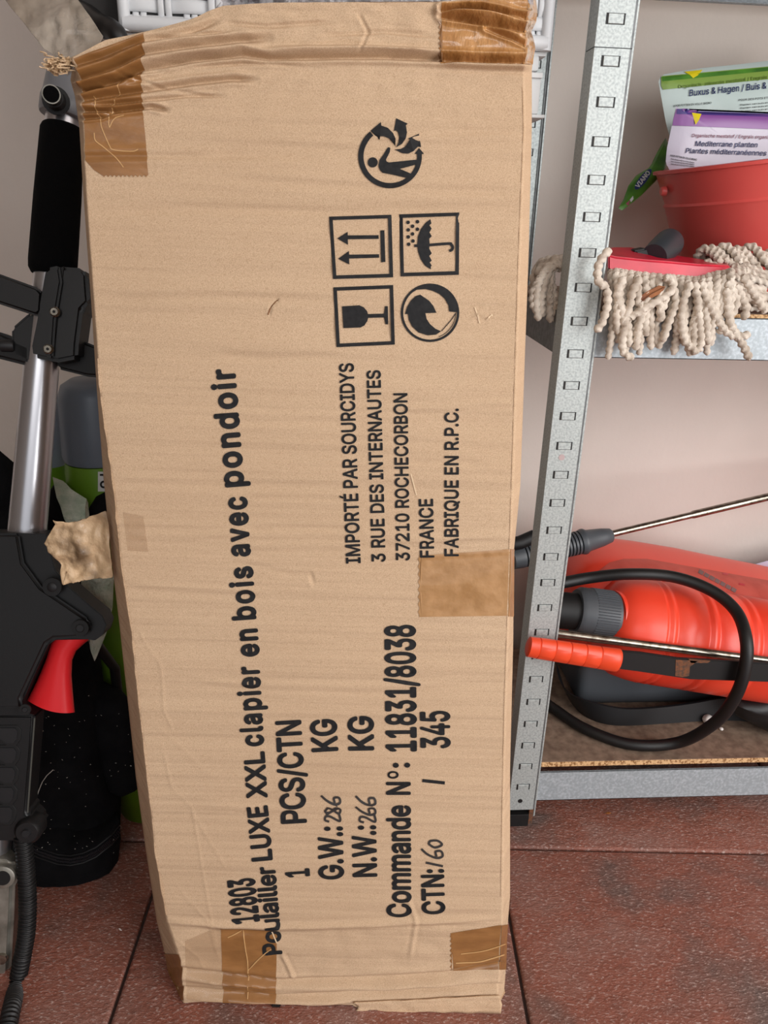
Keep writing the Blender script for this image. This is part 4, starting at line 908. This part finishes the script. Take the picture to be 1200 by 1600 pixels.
for k in range(34):                      # front fringe
    x = 955+k*5.7+random.uniform(-2, 2); y0 = np.interp(x, [p[0] for p in low], [p[1] for p in low])+2
    x1 = x+random.uniform(-12, 10)-4; y1 = random.choice((random.uniform(500, 560), random.uniform(530, 562))) if x < 1120 else random.uniform(480, 540)
    if k % 2: y1 = random.uniform(495, 556)
    ys = 1.016-.007*(k % 2)+random.uniform(-.003, .002)
    xm = x+random.uniform(-6, 6)
    strand([PY(x, y0-4, YF+.012), PY(x, y0+6, ys+.008), PY(xm, y0+35, ys), PY((xm+x1)/2+random.uniform(-5, 5), (y0+35+y1)/2, ys-.002), PY(x1, y1, ys+.002)], random.uniform(.0048, .0060))
for a in ([(1040, 430), (1052, 445), (1040, 462), (1010, 480), (985, 495), (982, 500)], [(955, 392), (945, 398), (935, 415), (936, 440), (950, 450)], [(950, 450), (948, 480), (940, 505), (930, 518)],
          [(975, 432), (965, 460), (972, 490), (978, 512)], [(1000, 432), (985, 470), (972, 540), (988, 562)], [(1078, 440), (1066, 480), (1068, 525), (1090, 552)], [(1086, 440), (1090, 480), (1095, 530), (1092, 550)],
          [(1095, 440), (1110, 480), (1140, 522), (1172, 524)], [(1135, 450), (1140, 500), (1158, 535), (1172, 562)]):
    strand([PY(x, y, 1.004-.002*(i % 2)) for i, (x, y) in enumerate(a)], .0056)
for k in range(26):                      # spread to the right over the shelf
    x = 1118+random.uniform(0, 70); y = 424+random.uniform(-8, 42); L_ = random.uniform(50, 95); an = random.uniform(.1, .85)
    Yk = 1.03+(465-y)*.0012+random.uniform(0, .01)
    pts = [PY(x-25, y-12, Yk+.012), PY(x, y, Yk), PY(x+L_*.5*math.cos(an), y+L_*.4*math.sin(an), Yk-.005), PY(x+L_*math.cos(an), y+L_*.85*math.sin(an), Yk-.004)]
    for p in pts: p[2] = max(p[2], SZ+.007) if p[1] > 1.03 else p[2]
    strand(pts, .0056)
for a in ([(1135, 440), (1150, 470), (1140, 500), (1142, 515)], [(1150, 445), (1165, 480), (1162, 500)], [(1160, 430), (1185, 470), (1198, 488)], [(1120, 445), (1118, 480), (1128, 510), (1125, 522)], [(1105, 440), (1110, 470), (1102, 500), (1118, 505)]):
    strand([PY(x, y, 1.008) for x, y in a], .0058)
for k in range(12):                      # loops behind the plate at right
    x = 1098+k*10; y = 398+random.uniform(-8, 8)
    pts = [PY(x-12, y+14, 1.14), PY(x, y-2+random.uniform(-6, 2), 1.13), PY(x+14, y+random.uniform(-4, 6), 1.12), PY(x+30, y+20, 1.10)]
    strand(pts, .0058)
for k in range(18):                      # cluster hanging left of the post
    x0 = 838+random.uniform(0, 34); xe = 832+random.uniform(0, 36)
    Yk = 1.10+random.uniform(-.02, .03)
    ytop = 402+random.uniform(0, 14); xe = max(xe, 834)
    pts = [PY(905, 415, Yk+.01), PY(885, 404+random.uniform(0, 14), Yk), PY(x0, ytop+abs(870-x0)*.35, Yk-.004), PY(xe, 445+random.uniform(0, 20), Yk-.01), PY(xe+random.uniform(-4, 6), random.uniform(470, 508), Yk-.01)]
    strand(pts, .0060)
lf = root('dry_leaf', tuple(PY(1018, 462, 1.0)), 'dry brown leaf caught in the mop strands', 'leaf')
mk('leaf_blade', slab([PY(x, y, 1.003) for x, y in ((998, 476), (1000, 463), (1014, 454), (1030, 446), (1040, 448), (1034, 458), (1022, 464), (1010, 470))], (0, .0012, 0), .0003, 1), M['leaf'], lf)
mk('leaf_vein', tube([PY(999, 474, 1.0015), PY(1018, 459, 1.001), PY(1038, 449, 1.0015)], .0005, 5), M['rust'], lf)

# ------------------------------------------------------------------ sprayer
spr = root('backpack_sprayer', (.62, 1.2, BZ), 'orange red backpack sprayer tank lying on the lower shelf', 'sprayer')
def superloft(st, n=64, ex=2.6):
    V = []
    for X, Yc, Zc, hy, hz, tilt in st:
        for k in range(n):
            a = 2*math.pi*k/n; c, s = math.cos(a), math.sin(a)
            y = hy*np.sign(c)*abs(c)**(2/ex); z = hz*np.sign(s)*abs(s)**(2/ex)
            V.append((X+tilt*z, Yc+y, Zc+z))
    m = len(st); Fc = [[i*n+k, i*n+(k+1) % n, (i+1)*n+(k+1) % n, (i+1)*n+k] for i in range(m-1) for k in range(n)]
    Fc += [list(range(n))[::-1], [(m-1)*n+k for k in range(n)]]; return V, Fc
def sil(x, ytop, Y=1.27): return PY(x, ytop, Y)
st = []
for x, yt in ((868, 888), (872, 878), (884, 869), (905, 862), (930, 857), (960, 857), (1010, 863), (1080, 875), (1140, 888), (1200, 900), (1300, 922), (1400, 950)):
    p = PY(x, yt, 1.28); top = p[2]; zlo = BZ+.075; zc = (top+zlo)/2; k_ = {868: .55, 872: .75, 884: .9}.get(x, 1)
    st.append((p[0], 1.28, zc+(1-k_)*.05, .115*k_, (top-zlo)/2*k_, 0))
mk('tank_shell', superloft(st, 72, 3.2), M['tank'], spr)
mk('under_tank_block', box(.47, 1.05, 1.19, 1.385, BZ, BZ+.11, .02, 4), M['grey'], spr, label='dark grey block under the tank')  # plain grey block below the shell, holding it up
# dusty recessed top panel
bpy.context.view_layer.update()
shell = [c for c in spr.children if c.name.startswith('tank_shell')][0]
ns = on(shell, lambda x, y: PY(x, y, 1.25), .001)
mk('filler_panel', sheet([(935, 892), (952, 879), (975, 873), (1010, 873)], [(1230, 975), (1260, 960), (1260, 940), (1230, 912)], 70, 30, ns), M['tankseam'], spr, label='dusty translucent lid panel')
ns2 = on(shell, lambda x, y: PY(x, y, 1.245), .0025)
mk('moulded_lettering', join(*[stroke_px([(1092+k*8.5, 892+k*4.6), (1099+k*8.5, 896+k*4.6)], 6, ns2, False) for k in range(7)]), M['dust'], spr, False, 'worn dark lettering mark')
for a, b in (((1129, 896), (1138, 897)), ((1155, 912), (1164, 914))): mk('red_fleck', stroke_px([a, b], 2.5, ns2, False), M['mopred'], spr, False)
# front chamber with ribs
YB = 1.145
a0 = PY(930, 972, YB); a1_ = PY(1300, 1035, YB-.01); Lb = np.linalg.norm(a1_-a0)
rb = lambda px: prad(a0, px)
pf2 = [(0, rb(8)), (.004, rb(30)), (.012, rb(44)), (.03, rb(58)), (.055, rb(69)), (.09, rb(76)), (.14, rb(80))]
for c in (.20, .235, .36, .40, .53, .57):
    pf2 += [(c-.012, rb(82)), (c-.004, rb(79.5)), (c+.004, rb(79.5)), (c+.012, rb(82))]
pf2 = sorted(pf2)+[(.7, rb(82)), (1, rb(80))]
mk('front_chamber', lathe(a0, a1_, pf2, 80), M['tank'], spr)
n0, n1 = PY(958, 963, YB-.02), PY(898, 955, YB-.02)
mk('filler_neck', lathe(PY(1010, 968, YB-.01), PY(955, 962, YB-.02), [(0, rb(52)), (.5, rb(46)), (.8, rb(40)), (1, rb(39))], 48), M['tank'], spr)
mk('screw_cap', lathe(n0, n1, [(0, rb(36)), (.02, rb(38)), (.9, rb(38)), (1, rb(34))], 60), M['grey'], spr)
ridg = []
ax = (n1-n0)/np.linalg.norm(n1-n0); u1 = np.cross(ax, [0, 0, 1.]); u1 /= np.linalg.norm(u1); u2 = np.cross(ax, u1)
for k in range(56):
    a = 2*math.pi*k/56; o_ = (math.cos(a)*u1+math.sin(a)*u2)*rb(38.3); ridg.append(tube([n0+ax*.006+o_, n0+ax*.044+o_], .0010, 5))
mk('cap_ridges', join(*ridg), M['grey'], spr)
mk('cap_outlet', lathe(PY(905, 956, YB-.02), PY(840, 950, YB-.02), [(0, rb(30)), (.1, rb(28)), (1, rb(28))], 40), M['blackm'], spr)
# orange hand grip on a flat black lever
def dirq(x0, y0, x1, y1, Y0, Y1): return PY(x0, y0, Y0), PY(x1, y1, Y1)
lev = root('pump_lever', tuple(PY(900, 1015, 1.0)), 'black flat lever with ribbed orange grip resting across front of sprayer', 'lever')
LY = 1.004
g0_, g1_ = PY(823, 1010, LY), PY(966, 1032, LY)
pr_ = [(0, .004), (.005, .012), (.02, .0165), (.10, .0172)]
for c in (.12, .285, .45, .615, .78): pr_ += [(c-.008, .0172+.002*c), (c, .0158+.002*c), (c+.008, .0172+.002*c)]
pr_ += [(.95, .0195), (.99, .0195), (1, .018)]
def scl(g, c, s):
    V = np.array(g[0]); V[:, 1] = c+(V[:, 1]-c)*s; return V, g[1]
mk('lever_grip', scl(lathe(g0_, g1_, pr_, 40), LY, .75), M['orange'], lev)
bar = mk('lever_bar', slab([PY(x, y, LY-.003) for x, y in ((962, 1017), (1000, 1020), (1060, 1029), (1200, 1037), (1320, 1046), (1320, 1076), (1200, 1066), (1080, 1062), (1000, 1050), (962, 1045))], (0, .006, 0), .0012), M['blackm'], lev)
mk('rust_patch', slab([PY(x, y, LY-.0036) for x, y in ((1056, 1031), (1076, 1032), (1090, 1033), (1078, 1042), (1077, 1056), (1066, 1058), (1055, 1056))], (0, .002, 0), 0), M['rust'], lev, False)
mk('rust_patch', slab([PY(x, y, LY-.0036) for x, y in ((1076, 1030), (1110, 1033), (1106, 1036), (1080, 1036))], (0, .002, 0), 0), M['rust'], lev, False)
mk('lever_fork', tube([PY(1290, 1060, LY), PY(1310, 1090, 1.06), PZ(1330, 1110, BZ)], .008, 10), M['blackm'], lev)
rod = root('steel_lance', tuple(PY(1000, 1005, 1.048)), 'thin straight steel lance tube lying above the black lever', 'rod')
r0, r1 = PY(858, 988, 1.052), PY(1330, 1049, 1.035)
mk('lance_tube', lathe(r0, r1, [(0, .006), (.01, .0068), (1, .0068)], 20), M['steel'], rod)
# upper wand
wd_ = root('spray_wand', tuple(PY(900, 845, 1.3)), 'black ribbed spray wand handle with steel tube crossing above the sprayer', 'spray wand')
w0, w1 = PY(940, 838, 1.25), PY(1320, 748, 1.36)
mk('wand_tube', lathe(w0, w1, [(0, .0062), (.35, .0062), (.36, .0075), (1, .0075)], 20), M['steel'], wd_)
h0, h1 = PY(800, 872, 1.22), PY(956, 836, 1.25); LH = np.linalg.norm(h1-h0)
ph = [(0, .020), (.08, .0215)]
for k in range(17):
    c = .1+k*.034; ph += [(c, .0215), (c+.010, .0215), (c+.012, .0165), (c+.022, .0165), (c+.024, .0215)]
ph += [(.70, .0235), (.72, .0235), (.75, .020), (.9, .0165), (.985, .013), (1, .010)]
mk('wand_grip', lathe(h0, h1, ph, 40), M['grey'], wd_)
mk('wand_trigger', tube([PY(800, 850, 1.2), PY(812, 848, 1.2), PY(835, 838, 1.21)], .012, 12), M['blackm'], wd_)
# hose loop
hs = root('rubber_hose', tuple(PZ(1000, 1173, BZ)), 'black rubber hose looping over the sprayer and along the lower shelf', 'hose')
hpts = [PY(838, 914, 1.14), PY(870, 912, 1.14), PY(920, 903, 1.145), PY(980, 897, 1.13), PY(1050, 901, 1.12), PY(1110, 922, 1.09), PY(1150, 955, 1.05), PY(1166, 1000, 1.0), PY(1164, 1045, .985), PY(1148, 1090, .99), PY(1116, 1130, 1.01),
        PY(1060, 1160, 1.05), PZ(985, 1163, BZ+.0105), PZ(915, 1139, BZ+.0105), PZ(868, 1109, BZ+.0105), PZ(835, 1085, BZ+.0105)]
mk('hose_tube', tube(smooth_path(hpts, 200), .0098, 18), M['rub'], hs)
# strap
sp_ = root('carrying_strap', tuple(PZ(950, 1120, BZ)), 'broad black webbing strap curled on the shelf under the sprayer', 'strap')
spx = [((868, 1030), (882, 1075)), ((875, 1065), (892, 1098)), ((893, 1085), (912, 1118)), ((925, 1098), (940, 1130)), ((975, 1108), (975, 1134)), ((1030, 1106), (1035, 1131)), ((1080, 1100), (1095, 1127)), ((1125, 1092), (1140, 1126)), ((1160, 1090), (1180, 1130)), ((1230, 1085), (1240, 1150))]
lo_ = [PZ(b[0], b[1], BZ+.001) for a, b in spx]; up_ = []
for (a, b), l in zip(spx, lo_):
    up_.append(PY(a[0], a[1], l[1]+.004))
lo_ = smooth_path(lo_, 80); up_ = smooth_path(up_, 80)
th = np.array([0, .005, 0]); V, Fc = [], []
for l, u in zip(lo_, up_):
    V += [l, u, u+th+np.array([0, 0, .0]), l+th]
Fc = [[i*4+k, i*4+(k+1) % 4, (i+1)*4+(k+1) % 4, (i+1)*4+k] for i in range(79) for k in range(4)]+[[0, 1, 2, 3], [316, 319, 318, 317]]
mk('strap_band', (V, Fc), M['pad'], sp_)
f6 = lambda x, y: PY(x, y, 1.10)
mk('strap_pad', floorclamp(pillow([f6(x, y) for x, y in ((1142, 1096), (1160, 1092), (1200, 1088), (1290, 1090), (1290, 1140), (1220, 1143), (1195, 1141), (1170, 1128), (1150, 1118))], .05, 70, 10, .5, nz=.006, nsc=30)), M['rub'], sp_)
def pebble(px, py, r, name, label, m, cat):
    c = PZ(px, py, BZ+r*.8); bm = bmesh.new(); bmesh.ops.create_icosphere(bm, subdivisions=3, radius=r)
    for v in bm.verts: v.co = v.co*(1+.25*noise.noise(v.co*90))*1.0; v.co.z *= .8; v.co += Vector(c)
    o = mk(name, bm_geo(bm), m); props(o, label, cat); return o
pebble(1108, 1125, .0115, 'white_pebble', 'larger white plaster crumb beside the strap and hose on the lower shelf', M['stone'], 'crumb')
pebble(1127, 1139, .0035, 'plaster_crumb', 'tiny white crumb in front of the hose on the lower shelf', M['stone'], 'crumb')
ws = root('lilac_sheet', tuple(PY(1190, 888, 1.42)*[1, 1, 0]+np.array([0, 0, BZ])), 'pale lilac plastic sheet standing at the back of the lower shelf behind the tank', 'sheet')  # pale upright sheet; what it belongs to is unknown
q = PY(1160, 889, 1.395); q2 = PY(1200, 878, 1.395)
mk('panel_sheet', slab([(q[0]-.06, 1.397, BZ+.001), (q[0]+.2, 1.397, BZ+.001), (q[0]+.2, 1.397, q2[2]+.04), (q2[0], 1.397, q2[2]), (q[0], 1.397, q[2]), (q[0]-.06, 1.397, q[2]-.02)], (0, .004, 0), .001), mat('lilac_white_plastic', '#d6d4ea', .5), ws)
# litter on the floor
for k, (x, y, s) in enumerate(((950, 1271, 1), (1150, 1391, .6), (188, 1453, .6), (985, 1245, 1))):
    c = PZ(x, y, .0015); a = k*1.3; dvx = np.array([math.cos(a), math.sin(a), 0])*.006*s
    o = mk('debris_chip', slab([c-dvx, c+dvx*.3+[0, .003*s, 0], c+dvx, c-[0, .002*s, 0]], (0, 0, .0012), .0003, 1), M['leaf'] if k % 3 == 0 else M['stone'])
    props(o, ['dark leaf scrap on the floor tile below the lower rail', 'tiny pale chip on the right floor tile', 'tiny pale chip on the floor left of the carton', 'small pale scrap just under the lower shelf rail'][k], 'debris')
